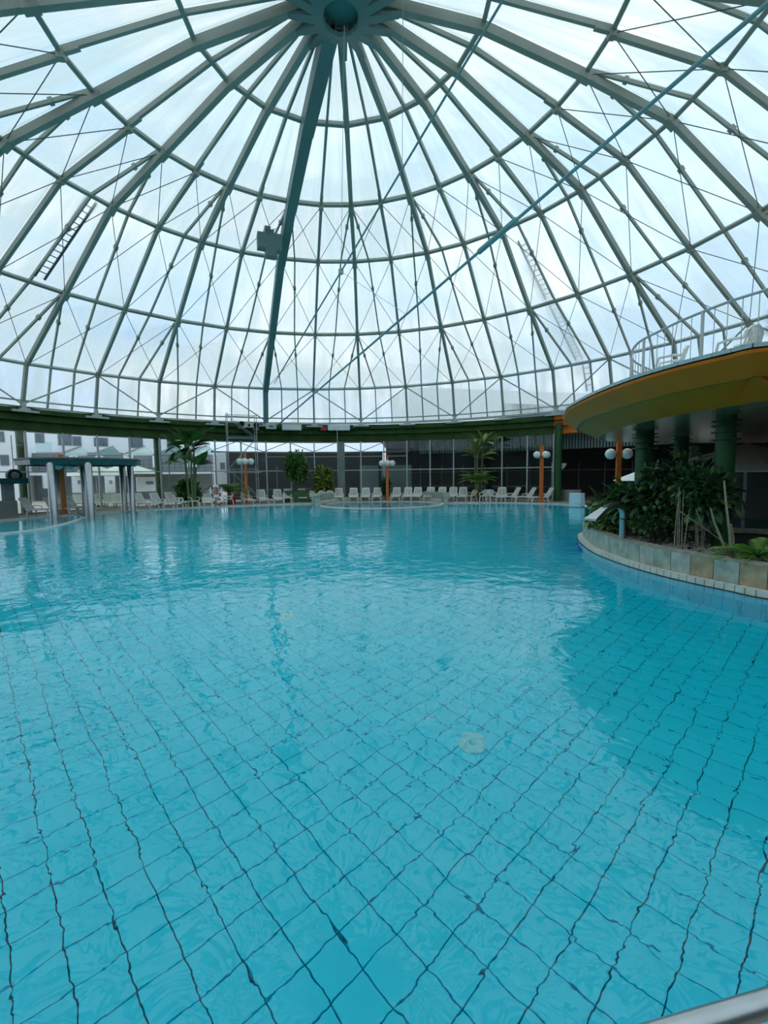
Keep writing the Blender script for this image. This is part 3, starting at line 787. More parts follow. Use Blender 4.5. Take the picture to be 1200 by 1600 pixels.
# ------------------------------------------------------------------ pavilion standing in the water at the left
pc = at(134, 806, 0); pR = 3.0
pv = empty('pool_pavilion', (pc.x, pc.y, 0), label='round teal glass canopy on steel columns standing in the pool', cat='pavilion')
for (u, v) in ((72, 816), (147, 814), (135, 804), (211, 799.5), (200, 799), (84, 803)):
    p = at(u, v, 0) - Vector((pc.x, pc.y, 0)); p.z = 0
    if p.length > pR * .93: p = p.normalized() * pR * .93
    MB().lathe([(.18, -1.34), (.18, 2.80), (.10, 2.9)], 14, (p.x, p.y, 0)).build('column', 'stainless', pv, smooth=True)
NSEG = 10
for k in range(NSEG):
    a0, a1 = 2 * math.pi * k / NSEG, 2 * math.pi * (k + .985) / NSEG
    o0, o1_ = Vector((math.cos(a0), math.sin(a0), 0)), Vector((math.cos(a1), math.sin(a1), 0))
    MB().quadbox(o0 * .3 + Vector((0, 0, 2.84)), o0 * pR * .97 + Vector((0, 0, 3.10)), o1_ * pR * .97 + Vector((0, 0, 3.10)), o1_ * .3 + Vector((0, 0, 2.84)), .06, (0, 0, 1)).build('canopy_segment', 'canopy_teal', pv)
    e0, e1 = o0 * pR * .97, o1_ * pR * .97
    MB().quadbox((e0.x, e0.y, 2.80), (e1.x, e1.y, 2.80), (e1.x, e1.y, 3.12), (e0.x, e0.y, 3.12), .05, (-(o0 + o1_).x, -(o0 + o1_).y, 0)).build('canopy_fascia', 'canopy_teal', pv)
    MB().bar(o0 * .3 + Vector((0, 0, 2.78)), o0 * pR * .97 + Vector((0, 0, 3.03)), .07, .10).build('canopy_beam', 'rod', pv)
mb = MB(); pts = [Vector((pR * .97 * math.cos(2 * math.pi * k / NSEG), pR * .97 * math.sin(2 * math.pi * k / NSEG), 3.10)) for k in range(NSEG + 1)]
mb.tube(pts, .06, 6); mb.build('canopy_rim', 'rod', pv)
# submerged bench rim rings
mb = MB(); pts = [at(u, v, 0) for u, v in ((-30, 838), (0, 835), (40, 831), (75, 826), (110, 817), (135, 809), (150, 804), (180, 801.5), (217, 798.5))]
for a, b in zip(pts, pts[1:]): mb.bar(a, b, .14, .10)
mb.build('bench_rim', 'tile_white', label='thin pale rim of the submerged bench curving round the pavilion', cat='pool rim')

# ------------------------------------------------------------------ scaffold tower
sp = deckpt(380, 20.95); t = empty('scaffold_tower', sp, facing(sp), label='tall aluminium scaffold tower against the glass wall', cat='scaffold')
H_ = 6.75; hw, hd = 1.05, .38
for x in (-hw, hw):
    for y in (-hd, hd):
        MB().tube([(x, y, .12), (x, y, H_)], .03, 6).build('upright', 'alu', t); MB().lathe([(.07, 0), (.07, .12), (.03, .14)], 8, (x, y, 0)).build('foot', 'black', t)
    for k in range(14):
        MB().tube([(x, -hd, .5 + k * .42), (x, hd, .5 + k * .42)], .02, 5).build('rung', 'alu', t)
for k, z in enumerate((.5, 2.6, 4.9, 6.6)):
    for y in (-hd, hd): MB().tube([(-hw, y, z), (hw, y, z)], .025, 5).build('ledger', 'alu', t)
for k, (z0, z1) in enumerate(((.5, 2.6), (2.6, 4.9), (4.9, 6.6))):
    for y in (-hd, hd):
        MB().tube([(-hw if (k % 2) else hw, y, z0), (hw if (k % 2) else -hw, y, z1)], .02, 5).build('brace', 'alu', t)
MB().box((0, 0, 5.0), (1.95, .85, .05)).build('platform', 'wall_grey', t); MB().box((0, 0, 2.35), (2.6, .9, .06)).build('platform', 'alu', t)

# ------------------------------------------------------------------ life ring on its stand
lp = at(336, 795, .05) + Vector((0, .25, 0)); t = empty('life_ring_stand', lp, facing(lp), label='post with red and white chain holding the white life ring', cat='stand')
MB().tube([(0, .06, 0), (0, .06, 1.35)], .035, 8).build('post', 'orange_post', t); MB().lathe([(.2, 0), (.2, .03), (.04, .05)], 12, (0, .06, 0)).build('base', 'alu', t)
for k in range(10):
    s = 1 if k % 2 else -1
    MB().tube([(-.20 * (1 if k < 5 else -1) + .05 * s, -.04, .15 + (k % 5) * .18), (-.14 * (1 if k < 5 else -1) + .05 * s, -.04, .30 + (k % 5) * .18)], .05, 6).build('chain_link', 'red' if k % 2 else 'plastic', t)
t2 = empty('life_ring', lp + Vector((0, 0, 1.12)), facing(lp), label='white life ring hanging on its post at the pool edge', cat='life ring')
mb = MB(); n, m_ = 28, 8; vs = []
for i in range(n):
    a = 2 * math.pi * i / n
    for j in range(m_):
        b = 2 * math.pi * j / m_; r = .33 + .085 * math.cos(b); vs.append((r * math.cos(a), -.10 + .06 * math.sin(b), r * math.sin(a)))
mb.add(vs, [(i * m_ + j, i * m_ + (j + 1) % m_, ((i + 1) % n) * m_ + (j + 1) % m_, ((i + 1) % n) * m_ + j) for i in range(n) for j in range(m_)])
mb.build('ring_body', 'plastic', t2, smooth=True)
for k in range(4):
    a = math.pi / 4 + k * math.pi / 2; c = Vector((.33 * math.cos(a), -.10, .33 * math.sin(a))); MB().box(c, (.10, .20, .20)).build('strap', 'red', t2)
rp = at(360, 789, .05) + Vector((0, .6, 0)); t = empty('red_bin', rp, 0, label='small red bin behind the sideways armchair', cat='bin')
MB().lathe([(.22, 0), (.27, .7)], 14).build('body', 'red', t); MB().lathe([(.29, .7), (.29, .76), (.1, .84)], 14).build('lid', 'red', t)

# ------------------------------------------------------------------ things along the eave
def ringpx(u, v, r):
    p = deckpt(u, r); d = ray(u, v); t = math.hypot(p.x, p.y) / math.hypot(d.x, d.y); p.z = EYE.z + d.z * t; return p
def eavebox(u0, u1, v0, v1, D, m, label, cat, name, parts=None):
    a, b = ringpx(u0, (v0 + v1) / 2, 21.35), ringpx(u1, (v0 + v1) / 2, 21.35); b.z = a.z; c = (a + b) / 2; h = abs(v1 - v0) / F * D; wd = (b - a).length
    t = empty(name, c - Vector((0, 0, h / 2)), facing(c), label=label, cat=cat)
    MB().box((0, 0, h / 2), (wd, .3, h)).build('housing', m, t)
    if parts: parts(t, wd, h)
    return t
eavebox(503, 512, 668, 673, 36.6, 'red', 'small red illuminated sign on the eave ledge', 'sign', 'eave_sign', lambda t, w_, h: MB().box((0, -.16, h / 2), (w_ * .85, .02, h * .6)).build('sign_face', 'red', t))
eavebox(514, 548, 664.5, 672.5, 36.8, 'building_white', 'long white box on the eave ledge right of the red sign', 'box', 'eave_box', lambda t, w_, h: MB().box((0, -.16, h / 2), (w_ * .96, .02, h * .8)).build('cover', 'plastic', t))
eavebox(443, 473, 663, 672, 36.6, 'white_metal', 'white box on the eave ledge left of the red sign', 'box', 'eave_box', lambda t, w_, h: MB().box((0, -.16, h / 2), (w_ * .94, .02, h * .8)).build('cover', 'plastic', t))
eavebox(418, 434, 661, 670, 36.5, 'white_metal', 'square grey device on the eave ledge beside the mast rib', 'device', 'eave_device', lambda t, w_, h: MB().lathe([(.15, 0), (.15, .04)], 10, (0, -.2, h * .4)).build('lens', 'black', t))
def spot(u, v, D, label):
    p = ringpx(u, v, 21.1); t = empty('spotlight', p, facing(p), label=label, cat='spotlight')
    MB().tube([(0, -.35, .05), (0, -.05, .12), (0, .25, .12)], .20, 10, r1=.13).build('body', 'black', t, smooth=True)
    MB().box((0, 0, -.14), (.5, .05, .3)).build('bracket', 'wall_grey', t)
    return t
spot(380, 664, 34.8, 'black spotlight on top of the scaffold, left one'); spot(402, 666, 35.2, 'black spotlight on top of the scaffold, right one beside the mast')
p = ringpx(391, 665, 21.1); t = empty('projector', p, facing(p), label='beige projector between the two spotlights above the scaffold', cat='projector')
MB().box((0, 0, 0), (.8, .5, .32)).build('body', 'plastic_cream', t); MB().lathe([(.10, 0), (.10, .2)], 10, (0, 0, 0)).build('lens', 'black', t)
for ch in t.children:
    if ch.name.startswith('lens'): ch.rotation_euler = (R_(90), 0, 0); ch.location = (0, -.2, 0)
# loudspeaker cluster hung from the mast rib
p = node(3, -1, -1.6).lerp(node(2, -1, -1.6), .25); p = far(421, 379, 23.5); t = empty('loudspeaker_cluster', p, .3, label='dark cross shaped loudspeaker cluster hung beside the mast rib', cat='loudspeaker')
for x, z, a_, b_ in ((-.42, -.02, .40, .75), (0, .1, .45, .9), (.42, 0, .40, .8), (.05, -.55, .55, .4), (-.1, .5, .3, .4)):
    MB().box((x, 0, z), (a_, .5, b_)).build('cabinet', 'mast_paint', t)
MB().tube([(0, 0, .6), (.6, 1.0, 1.3)], .03, 5).build('hanger', 'rod', t)

# ------------------------------------------------------------------ tie cables and hanging wires
def cable(points, r, label, name='tie_cable', m='cable', sleeve=None):
    o = Vector(points[0]); t = empty(name, o, 0, label=label, cat='cable')
    MB().tube([Vector(p) - o for p in points], r, 8).build('rope', m, t)
    if sleeve:
        for s in sleeve:
            a, b = Vector(points[0]), Vector(points[-1]); c0, c1 = a.lerp(b, s - .022) - o, a.lerp(b, s + .022) - o; c = (c0 + c1) / 2
            MB().tube([c0, c0.lerp(c1, .3), c0.lerp(c1, .7), c1], r * 1.9, 8).build('turnbuckle', m, t)
    return t
A1 = far(425, 672, 36.0); A0 = far(1200, 5, 8.2); A0b = A0 + (A0 - A1).normalized() * 5.5
cable([A0b, A1], .048, 'thick teal tie cable running from upper right down to the eave', sleeve=(.33,))
B1 = far(428, 600, 35.0); B0 = far(786, 0, 13.5); B0b = B0 + (B0 - B1).normalized() * 5.0
cable([B0b, B1], .042, 'slimmer teal tie cable ending at the foot of the mast rib')
hub0 = Vector((hc.x, hc.y, zt - 1.1))
def onl(a, b, u):       # point of segment a-b that projects nearest image column u
    best = min(range(400), key=lambda k: abs(600 + F * ((a.lerp(b, k / 400) - EYE).dot(_rt)) / ((a.lerp(b, k / 400) - EYE).dot(_fw)) - u)); return a.lerp(b, best / 400)
nb = onl(B0, B1, 533); na = onl(A0, A1, 635); nt_ = onl(B0, B1, 629)
cable([hub0 + Vector((.1, -.1, 0)), nb], .010, 'fine pale wire from the crown down to the slimmer cable', 'hanging_wire', 'wire')
cable([hub0 + Vector((1.9, -.6, .7)), nt_], .010, 'fine pale wire hanging right of the crown to the slimmer cable', 'hanging_wire', 'wire')
cable([nb, na], .010, 'fine wire stretched between the two teal cables', 'hanging_wire', 'wire')
t = empty('cable_clamp', nb, 0, label='white clamp where the wires meet on the slimmer cable', cat='clamp'); MB().lathe([(.10, -.14), (.14, -.1), (.14, .1), (.10, .14)], 10).build('body', 'white_metal', t)

# ------------------------------------------------------------------ ladders lying outside on the dome glass
def ladder(k, I0, f0, k2, I1, f1, wd, label, lift=.55):
    a = node(k, I0, lift).lerp(node(k + 1, I0, lift), f0); b = node(k2, I1, lift).lerp(node(k2 + 1, I1, lift), f1)
    return a, b
def ladder3(a, b, up, wd, label):
    t = empty('roof_ladder', a, 0, label=label, cat='ladder'); d = (b - a); L_ = d.length; d.normalize(); sd = d.cross(up).normalized()
    for s in (-1, 1): MB().tube([sd * s * wd / 2, sd * s * wd / 2 + d * L_], .055, 6).build('rail', 'rod', t)
    n = int(L_ / .32)
    for k in range(1, n): MB().tube([sd * wd / 2 + d * (L_ * k / n), -sd * wd / 2 + d * (L_ * k / n)], .025, 5).build('rung', 'rod', t)
def shell_hit(u, v, off=.28):
    # where the line of sight pierces the dome shell, found by stepping
    d = ray(u, v)
    s = 8.0
    while s < 60:
        p = EYE + d * s; r = math.hypot(p.x - 0, p.y - CEN.y)
        x = min(1.0, r / RAD); k = 0
        while k < 5 and x > RR[k + 1]: k += 1
        t = (x - RR[k]) / (RR[k + 1] - RR[k]); zz = (ZZ[k] + (ZZ[k + 1] - ZZ[k]) * t + .04 * x * (p.x / max(r, .1))) * RAD + EYE.z
        if p.z > zz + off or r > RAD + off: return p
        s += .05
    return p
def nr_at(p): v = Vector((p.x, p.y - CEN.y, 0)).normalized(); return (v * .75 + Vector((0, 0, .65))).normalized()
for (a, b, lb) in (((143, 312), (62, 434), 'aluminium ladder lying on the outside of the dome glass, left side'),
                   ((815, 374), (858, 466), 'upper length of the aluminium ladder on the dome glass, right side'),
                   ((861, 470), (905, 562), 'lower length of the aluminium ladder on the dome glass, right side'),
                   ((915, 566), (922, 610), 'short upright ladder piece above the balcony tip')):
    A, B = shell_hit(*a), shell_hit(*b)
    ladder3(A, B, nr_at(A), .42, lb)

# ------------------------------------------------------------------ balcony on green columns
bal = empty('balcony', (0, 0, 0), label='rounded upper balcony slab with gold underside on green columns', cat='balcony')
ed_px = [(1200, 548), (1128, 562), (1075, 574), (1019, 589), (981, 601), (940, 616), (905, 632), (884, 646)]
ZE = 3.90
ed = [at(u, v, ZE) for u, v in ed_px]
ed = [Vector((8.3, 6.3, ZE)), ] + ed if False else [Vector((9.6, 5.2, ZE)), Vector((8.2, 6.0, ZE))] + ed + [Vector((8.6, 16.6, ZE)), Vector((11.0, 18.2, ZE)), Vector((14, 19.0, ZE)), Vector((18, 19, ZE))]
eds = catmull(ed, 5)
back_pts = [Vector((18, 5.2, ZE))]
def inset(P, d):     # towards the slab body
    out = []
    for i, p in enumerate(P):
        t = (P[min(i + 1, len(P) - 1)] - P[max(i - 1, 0)]); t.z = 0; t.normalize(); out.append(p + Vector((t.y, -t.x, 0)) * d)
    return out
# direction of travel here: near right -> tip -> far right, slab body on the right-hand side
lv = [(0.0, ZE + .14), (0.0, ZE + .05), (.02, ZE), (.42, ZE - .30), (.50, ZE - .30), (1.15, ZE - .62)]
rings = [[Vector((p.x, p.y, z)) for p in inset(eds, d)] for d, z in lv]
def band(i, m, name):
    mb = MB(); A, B = rings[i], rings[i + 1]
    for k in range(len(A) - 1): mb.add([A[k], A[k + 1], B[k + 1], B[k]], [(0, 1, 2, 3)])
    o = mb.build(name, m, bal); return o
rim_step = resample(rings[0], .30)
for a, b in zip(rim_step, rim_step[1:]):
    t_ = (b - a).normalized(); a2, b2 = a + t_ * .006, b - t_ * .006
    MB().quadbox((a2.x, a2.y, ZE + .075), (b2.x, b2.y, ZE + .075), (b2.x, b2.y, ZE + .14), (a2.x, a2.y, ZE + .14), -.02, (t_.y, -t_.x, 0)).build('rim_tile', 'slab_tile', bal)
band(1, 'soffit_gold', 'rim_band'); band(2, 'soffit_gold', 'soffit_band'); band(3, 'soffit_grey', 'soffit_groove'); band(4, 'soffit_gold', 'soffit_band')
def cap(P, z, m, name, extra):
    pl = [Vector((p.x, p.y, z)) for p in P] + [Vector((e.x, e.y, z)) for e in extra]
    MB().add(pl, tessellate_polygon([[Vector((p.x, p.y, 0)) for p in pl]])).build(name, m, bal)
cap(rings[5], ZE - .62, 'soffit_grey', 'soffit', [Vector((18, 6.5, 0))])
cap(rings[0], ZE + .14, 'slab_tile', 'balcony_floor', back_pts)
ZS = ZE - .62
for (u, v, r, lb) in ((1137, 863, .19, 'a'), (1005, 803, .235, 'b'), (1062, 794, .22, 'c'), (1079, 785, .2, 'd')):
    p = at(u, v, .42) if lb != 'a' else at(1137, 857, .42) + Vector((.1, .3, 0))
    if lb == 'b': p = far(1005, 760, 13.2); p.z = .42
    if lb == 'c': p = far(1062, 760, 15.5); p.z = .05
    if lb == 'd': p = far(1080, 760, 21.0); p.z = .05
    col = MB().lathe([(r, 0), (r, ZS - p.z)], 20, p).build('support_column', 'green_column', bal, smooth=True)
    for z in (.10, .20, .34, .50):
        MB().lathe([(r * 1.45, -.015), (r * 1.45, .015)], 18, (p.x, p.y, ZS - z)).build('collar_ring', 'green_column', col)
# railing
zf = ZE + .14
rl = resample(catmull([FD(u, D, 0) for u, D in ((1330, 6.3), (1200, 7.45), (1128, 8.1), (1060, 9.0), (1019, 9.8), (992, 10.5), (981, 11.4), (987, 12.4), (1029, 13.9), (1090, 15.5), (1200, 17.5))], 8), .12)
rail_o = empty('balcony_railing', (rl[0].x, rl[0].y, zf), 0, label='curved grey balcony railing of thin upright bars', cat='railing')
o0 = Vector((rl[0].x, rl[0].y, zf))
i_end = len(rl) - 1
path = [Vector((p.x, p.y, zf)) - o0 for p in rl]
MB().tube([p + Vector((0, 0, 1.02)) for p in path[:i_end + 1]], .026, 8).build('handrail', 'rail_grey', rail_o)
MB().tube([p + Vector((0, 0, .10)) for p in path[:i_end + 1]], .012, 6).build('bottom_rail', 'rail_grey', rail_o)
for i in range(0, i_end + 1, 2):
    if i % 14 == 6: MB().tube([path[i], path[i] + Vector((0, 0, 1.02))], .030, 8).build('rail_post', 'rail_grey', rail_o)
    else: MB().tube([path[i] + Vector((0, 0, .10)), path[i] + Vector((0, 0, 1.0))], .008, 5).build('baluster', 'rail_grey', rail_o)
for (u, v, D, e, lb) in ((1152, 552, 9.0, R_(-160), 'white plastic armchair on the balcony behind the railing, nearer one'), (1046, 583, 10.3, R_(-130), 'white plastic armchair on the balcony near the railing curve, farther one')):
    p = far(u, v, D); p.z = zf
    dup(AC, p, e, lb, 'white plastic armchairs on the balcony')
p = far(1191, 545, 9.3); p.z = zf; t = empty('balcony_globe_light', p, 0, label='white globe light low on the balcony beside the nearer armchair', cat='lamp')
MB().lathe([(.09, 0), (.09, .08), (.05, .28)], 10).build('stem', 'white_metal', t); MB().sphere((0, 0, .44), .17, 14, 10).build('globe', 'globe', t, smooth=True)

# ------------------------------------------------------------------ plants
def leaf_mesh(name, Ln, W, m, droop=.35, fold=.12, n=4):
    mb = MB(); vs = []; fs = []
    for k in range(n + 1):
        t = k / n; wv = W / 2 * math.sin(math.pi * min(1, .06 + t * .94)) ** .8 if k < n else .002
        y = Ln * t; z = -droop * Ln * t * t
        vs += [(-wv, y, z + fold * wv), (0, y, z), (wv, y, z + fold * wv)]
    for k in range(n):
        a = k * 3; fs += [(a, a + 1, a + 4, a + 3), (a + 1, a + 2, a + 5, a + 4)]
    mb.add(vs, fs); return mb.mesh(name, m)
def frame(d, twist=0.0):
    d = Vector(d).normalized(); x = d.cross(Vector((0, 0, 1)))
    if x.length < 1e-3: x = Vector((1, 0, 0))
    x.normalize(); z = x.cross(d); M = Matrix((x, d, z)).transposed(); return (M @ Matrix.Rotation(twist, 3, 'Y')).to_euler()
def frond_mesh(name, Ln, m, n=16, droop=.6, wd=.35, lw=.03):
    mb = MB(); sp_ = [Vector((0, Ln * t * (1 - .12 * t), Ln * (.25 * t - droop * t * t))) for t in [k / n for k in range(n + 1)]]
    mb.tube(sp_, .012, 4)
    for k in range(1, n + 1):
        p = sp_[k]; l = wd * math.sin(math.pi * (.12 + .80 * k / n))
        for s in (-1, 1):
            e = p + Vector((s * l, l * .55, -l * .35)); q_ = Vector((0, lw, 0))
            mb.add([p, p + q_, e], [(0, 1, 2)])
    return mb.mesh(name, m)
LM = {}
for m_ in ('leaf_dark', 'leaf_mid', 'leaf_light', 'leaf_yellow'):
    LM[m_ + '_broad'] = leaf_mesh('leaf', .26, .12, m_); LM[m_ + '_big'] = leaf_mesh('leaf', .42, .15, m_, .3); LM[m_ + '_small'] = leaf_mesh('leaf', .12, .06, m_)
def shrub(name, p, size, n_parts, n_stuff, leafs, stuffm, label, cat, stems=4, leaf_scale=(.7, 1.3), stemm='stem_brown', seed=1, z0=.25, lsz=.11, hang=0.0):
    rg = random.Random(seed); t = empty(name, p, 0, label=label, cat=cat); sx, sy, sz = size
    for k in range(stems):
        a = rg.uniform(0, 6.28); r = rg.uniform(.2, .7)
        MB().tube([(rg.uniform(-.05, .05), rg.uniform(-.05, .05), 0), (math.cos(a) * sx * r * .4, math.sin(a) * sy * r * .4, sz * .5), (math.cos(a) * sx * r, math.sin(a) * sy * r, sz * .85)], .022, 5, r1=.008).build('stem', stemm, t)
    lobes = [(Vector((rg.uniform(-.45, .45) * sx, rg.uniform(-.45, .45) * sy, sz * rg.uniform(z0 + .15, .85))), rg.uniform(.35, .6)) for _ in range(9)] + [(Vector((0, 0, sz * .5)), .7)]
    def pt(shell):
        c, r = rg.choice(lobes); a = rg.uniform(0, 6.28); u = rg.uniform(-1, 1); q_ = math.sqrt(1 - u * u); rr = (rg.uniform(.8, 1.0) if shell else rg.uniform(.2, .95))
        d = Vector((q_ * math.cos(a), q_ * math.sin(a), u)); return c + Vector((d.x * sx * r, d.y * sy * r, d.z * sz * .45 * r)) * rr, d
    for k in range(n_parts):
        q_, d = pt(True); q_.z = max(.05, min(sz, q_.z)); o = link('leaf', LM[rg.choice(leafs)], t, q_); o.rotation_euler = frame(d + Vector((rg.uniform(-.5, .5), rg.uniform(-.5, .5), rg.uniform(-.5, .6) - hang)), rg.uniform(-.6, .6)); s = rg.uniform(*leaf_scale); o.scale = (s, s, s)
    mb = MB()
    for k in range(n_stuff):
        q_, d = pt(False); q_.z = max(.04, q_.z); u = (d + Vector((rg.uniform(-1, 1), rg.uniform(-1, 1), rg.uniform(-1, .8)))).normalized(); x = u.cross(Vector((rg.uniform(-1, 1), rg.uniform(-1, 1), 1))).normalized(); l = lsz * rg.uniform(.6, 1.4)
        mb.add([q_, q_ + u * l * .5 + x * l * .28, q_ + u * l, q_ + u * l * .5 - x * l * .28], [(0, 1, 2, 3)])
    if n_stuff: mb.build('foliage', stuffm, t, kind='stuff')
    return t
def P(u, v, z): p = at(u, v, z); return p
def FD(u, D, z): p = far(u, 740, D); p.z = z; return p
shrub('broadleaf_shrub', FD(985, 11.4, .42), (.85, .85, 1.35), 120, 900, ['leaf_mid_big', 'leaf_dark_big', 'leaf_mid_broad'], 'leaf_dark', 'leafy shrub with long glossy leaves at the left tip of the planter', 'shrub', seed=3, lsz=.2)
shrub('ficus_shrub', FD(1050, 10.6, .42), (.95, .9, 2.05), 190, 2200, ['leaf_mid_broad', 'leaf_dark_broad', 'leaf_dark_broad'], 'leaf_dark', 'tall dark round-leaved shrub between the green columns', 'shrub', seed=4, lsz=.14, z0=.2)
shrub('ficus_shrub', FD(1098, 9.6, .42), (.75, .7, 1.75), 120, 1100, ['leaf_dark_broad', 'leaf_mid_broad'], 'leaf_dark', 'dark shrub on bare pale stems left of the nearest green column', 'shrub', seed=9, lsz=.14, z0=.42, stemm='stem_pale', stems=6)
shrub('ground_shrub', FD(958, 11.9, .42), (.55, .5, .62), 110, 900, ['leaf_light_small', 'leaf_mid_small', 'leaf_yellow_small'], 'leaf_mid', 'low small-leaved bush around the water spout', 'shrub', seed=5, lsz=.07, z0=.1)
shrub('ground_shrub', FD(1026, 10.2, .42), (.75, .55, .70), 120, 1300, ['leaf_mid_small', 'leaf_dark_small'], 'leaf_dark', 'low dark bush under the tall round-leaved shrub', 'shrub', seed=6, lsz=.08, z0=.1)
shrub('broadleaf_shrub', FD(945, 12.4, .42), (.55, .5, 1.0), 60, 300, ['leaf_mid_big', 'leaf_mid_broad'], 'leaf_mid', 'small shrub with upright leaves at the outermost planter tip', 'shrub', seed=12, lsz=.16)
shrub('ground_shrub', FD(1040, 14.5, .42), (2.2, 1.0, 1.3), 60, 2200, ['leaf_dark_broad', 'leaf_dark_big'], 'leaf_dark', 'broad dark shrub behind the second green column', 'shrub', seed=16, lsz=.2, z0=.1)
# light green fern at the right edge
p = FD(1192, 7.9, .42); t = empty('fern', p, 0, label='bright green fern at the right edge of the planter', cat='fern')
fm = frond_mesh('frond', .75, 'leaf_light', 16, .45, .17, .022); rgf = random.Random(8)
for k in range(30):
    a = k * 2.4; o = link('frond', fm, t, (0, 0, .12)); o.rotation_euler = frame((math.cos(a), math.sin(a), rgf.uniform(.1, .9))); s = rgf.uniform(.7, 1.15); o.scale = (s, s, s)
p = FD(1150, 8.0, .42); t = empty('fern', p, 0, label='small green fern at the foot of the nearest green column', cat='fern')
for k in range(16):
    a = k * 2.4; o = link('frond', fm, t, (0, 0, .05)); o.rotation_euler = frame((math.cos(a), math.sin(a), rgf.uniform(.1, .7))); s = rgf.uniform(.45, .7); o.scale = (s, s, s)
# bare canes and a leaning branch
p = FD(1065, 9.15, .42); t = empty('bare_canes', p, 0, label='cluster of thin bare canes in front of the dark shrub', cat='stems')
for dx, tx, hh in ((-.10, -.02, 1.0), (-.03, .0, 1.35), (.02, .03, 1.15), (.07, .10, 1.3), (.11, .25, .9)):
    MB().tube([(dx, 0, 0), ((dx + tx) / 2, .03, hh * .5), (tx, .05, hh)], .013, 6, r1=.006).build('cane', 'stem_pale', t)
p = at(1148, 862, .45); q_ = far(1064, 800, 8.3); t = empty('fallen_branch', p, 0, label='leaning dry branch reaching from the canes to the column foot', cat='branch')
MB().tube([(0, 0, 0.02), (q_ - p) * .5 + Vector((0, 0, .02)), q_ - p], .022, 6, r1=.012).build('branch', 'stem_pale', t)
MB().tube([(q_ - p) * .6, (q_ - p) * .75 + Vector((0, 0, .25))], .01, 5).build('twig', 'stem_pale', t)
p = FD(1143, 8.15, .42); t = empty('bare_sapling', p, 0, label='pair of pale bent bare trunks beside the nearest green column', cat='stems')
for pts in ([(.05, 0, 0), (-.10, 0, .35), (-.28, .02, .75), (-.36, .02, 1.0)], [(.08, 0, 0), (.03, 0, .5), (-.08, 0, 1.1), (-.12, .02, 1.5)], [(.12, 0, 0), (.10, 0, .45), (.04, 0, .7)]):
    MB().tube(pts, .026, 7, r1=.014).build('trunk', 'stem_pale', t)
# palm on the balcony, right edge
p = far(1262, 500, 8.6); p.z = zf; t = empty('potted_palm', p, 0, label='fan palm on the balcony at the right edge of the picture', cat='palm')
MB().lathe([(.22, 0), (.28, .35), (.25, .36)], 14).build('pot', 'dark_green_box', t); MB().tube([(0, 0, .3), (0, 0, .85)], .05, 8).build('trunk', 'stem_brown', t)
fan = MB()
for k in range(15):
    a = R_(-75 + k * 150 / 14); d = Vector((math.sin(a), math.cos(a), 0)); x = Vector((d.y, -d.x, 0)) * .018; b = Vector((0, .25, 0)); fan.add([b, b + d * .3 + x, b + d * .55 + Vector((0, 0, -.06)), b + d * .3 - x], [(0, 1, 2, 3)])
fan.tube([(0, 0, 0), (0, .25, 0)], .008, 4); fan_me = fan.mesh('fan_leaf', 'leaf_dark')
for k in range(22):
    a = k * 2.4; o = link('fan_leaf', fan_me, t, (0, 0, .85)); o.rotation_euler = frame((math.cos(a), math.sin(a), random.uniform(-.2, 1.2)), random.uniform(-.4, .4))
# banana plant left
def banana(p, label, leaves, seed=1, trunks=3, ht=2.6, m='leaf_mid', Ln=1.7, W=.55, up=.9, name='banana_plant'):
    rg = random.Random(seed); t = empty(name, p, 0, label=label, cat='plant')
    lm = [leaf_mesh('leaf', Ln, W, m, .35, .15, 7), leaf_mesh('leaf', Ln * .8, W * .9, 'leaf_yellow' if m == 'leaf_yellow' else 'leaf_dark', .75, .15, 7)]
    tops = []
    for k in range(trunks):
        a = rg.uniform(0, 6.28); h = ht * rg.uniform(.55, 1.0); q_ = Vector((math.cos(a) * .35, math.sin(a) * .35, h)); tops.append(q_)
        MB().tube([(q_.x * .5, q_.y * .5, 0), (q_.x * .8, q_.y * .8, h * .6), q_], .085, 8, r1=.05).build('trunk', 'stem_green', t)
    for k in range(leaves):
        q_ = tops[k % trunks]; a = k * 2.4 + rg.uniform(-.4, .4); el = rg.uniform(-.1, 1.0) * up + (.9 if k % 4 == 0 else .15)
        st = Vector((math.cos(a), math.sin(a), el * 1.6)).normalized(); b = q_ + st * rg.uniform(.3, .8)
        MB().tube([q_, b], .02, 5).build('leaf_stalk', 'stem_green', t)
        o = link('leaf', lm[k % 3 == 2], t, b); o.rotation_euler = frame(st + Vector((0, 0, -.1)), rg.uniform(-.7, .7)); s = rg.uniform(.75, 1.1); o.scale = (s, s, s)
    return t
p = deckpt(298, 19.85); banana(p, 'tall banana plant with broad leaves left of the life ring', 34, 2, 5, 4.3, 'leaf_mid', 1.45, .66, 1.1)
shrub('palm_undergrowth', p + (p - CEN).normalized() * .8, (1.0, .6, 1.6), 60, 1300, ['leaf_mid_big', 'leaf_dark_big'], 'leaf_mid', 'bushy green undergrowth at the foot of the banana plant', 'shrub', seed=21, lsz=.35)
p = deckpt(356, 20.0); t = empty('palm', p, 0, label='arching green palm between the life ring and the lamp post', cat='palm')
fl = frond_mesh('frond', 1.75, 'leaf_mid', 22, .75, .45, .06); fy = frond_mesh('frond', 1.75, 'leaf_yellow', 22, .7, .45, .06); MB().tube([(0, 0, 0), (0, 0, 1.0)], .09, 8).build('trunk', 'stem_brown', t)
for k in range(20):
    a = k * 2.4; o = link('frond', fl if k % 3 else fy, t, (0, 0, .9)); o.rotation_euler = frame((math.cos(a), math.sin(a), .3 + .9 * random.random())); s = random.uniform(.75, 1.1); o.scale = (s, s, s)
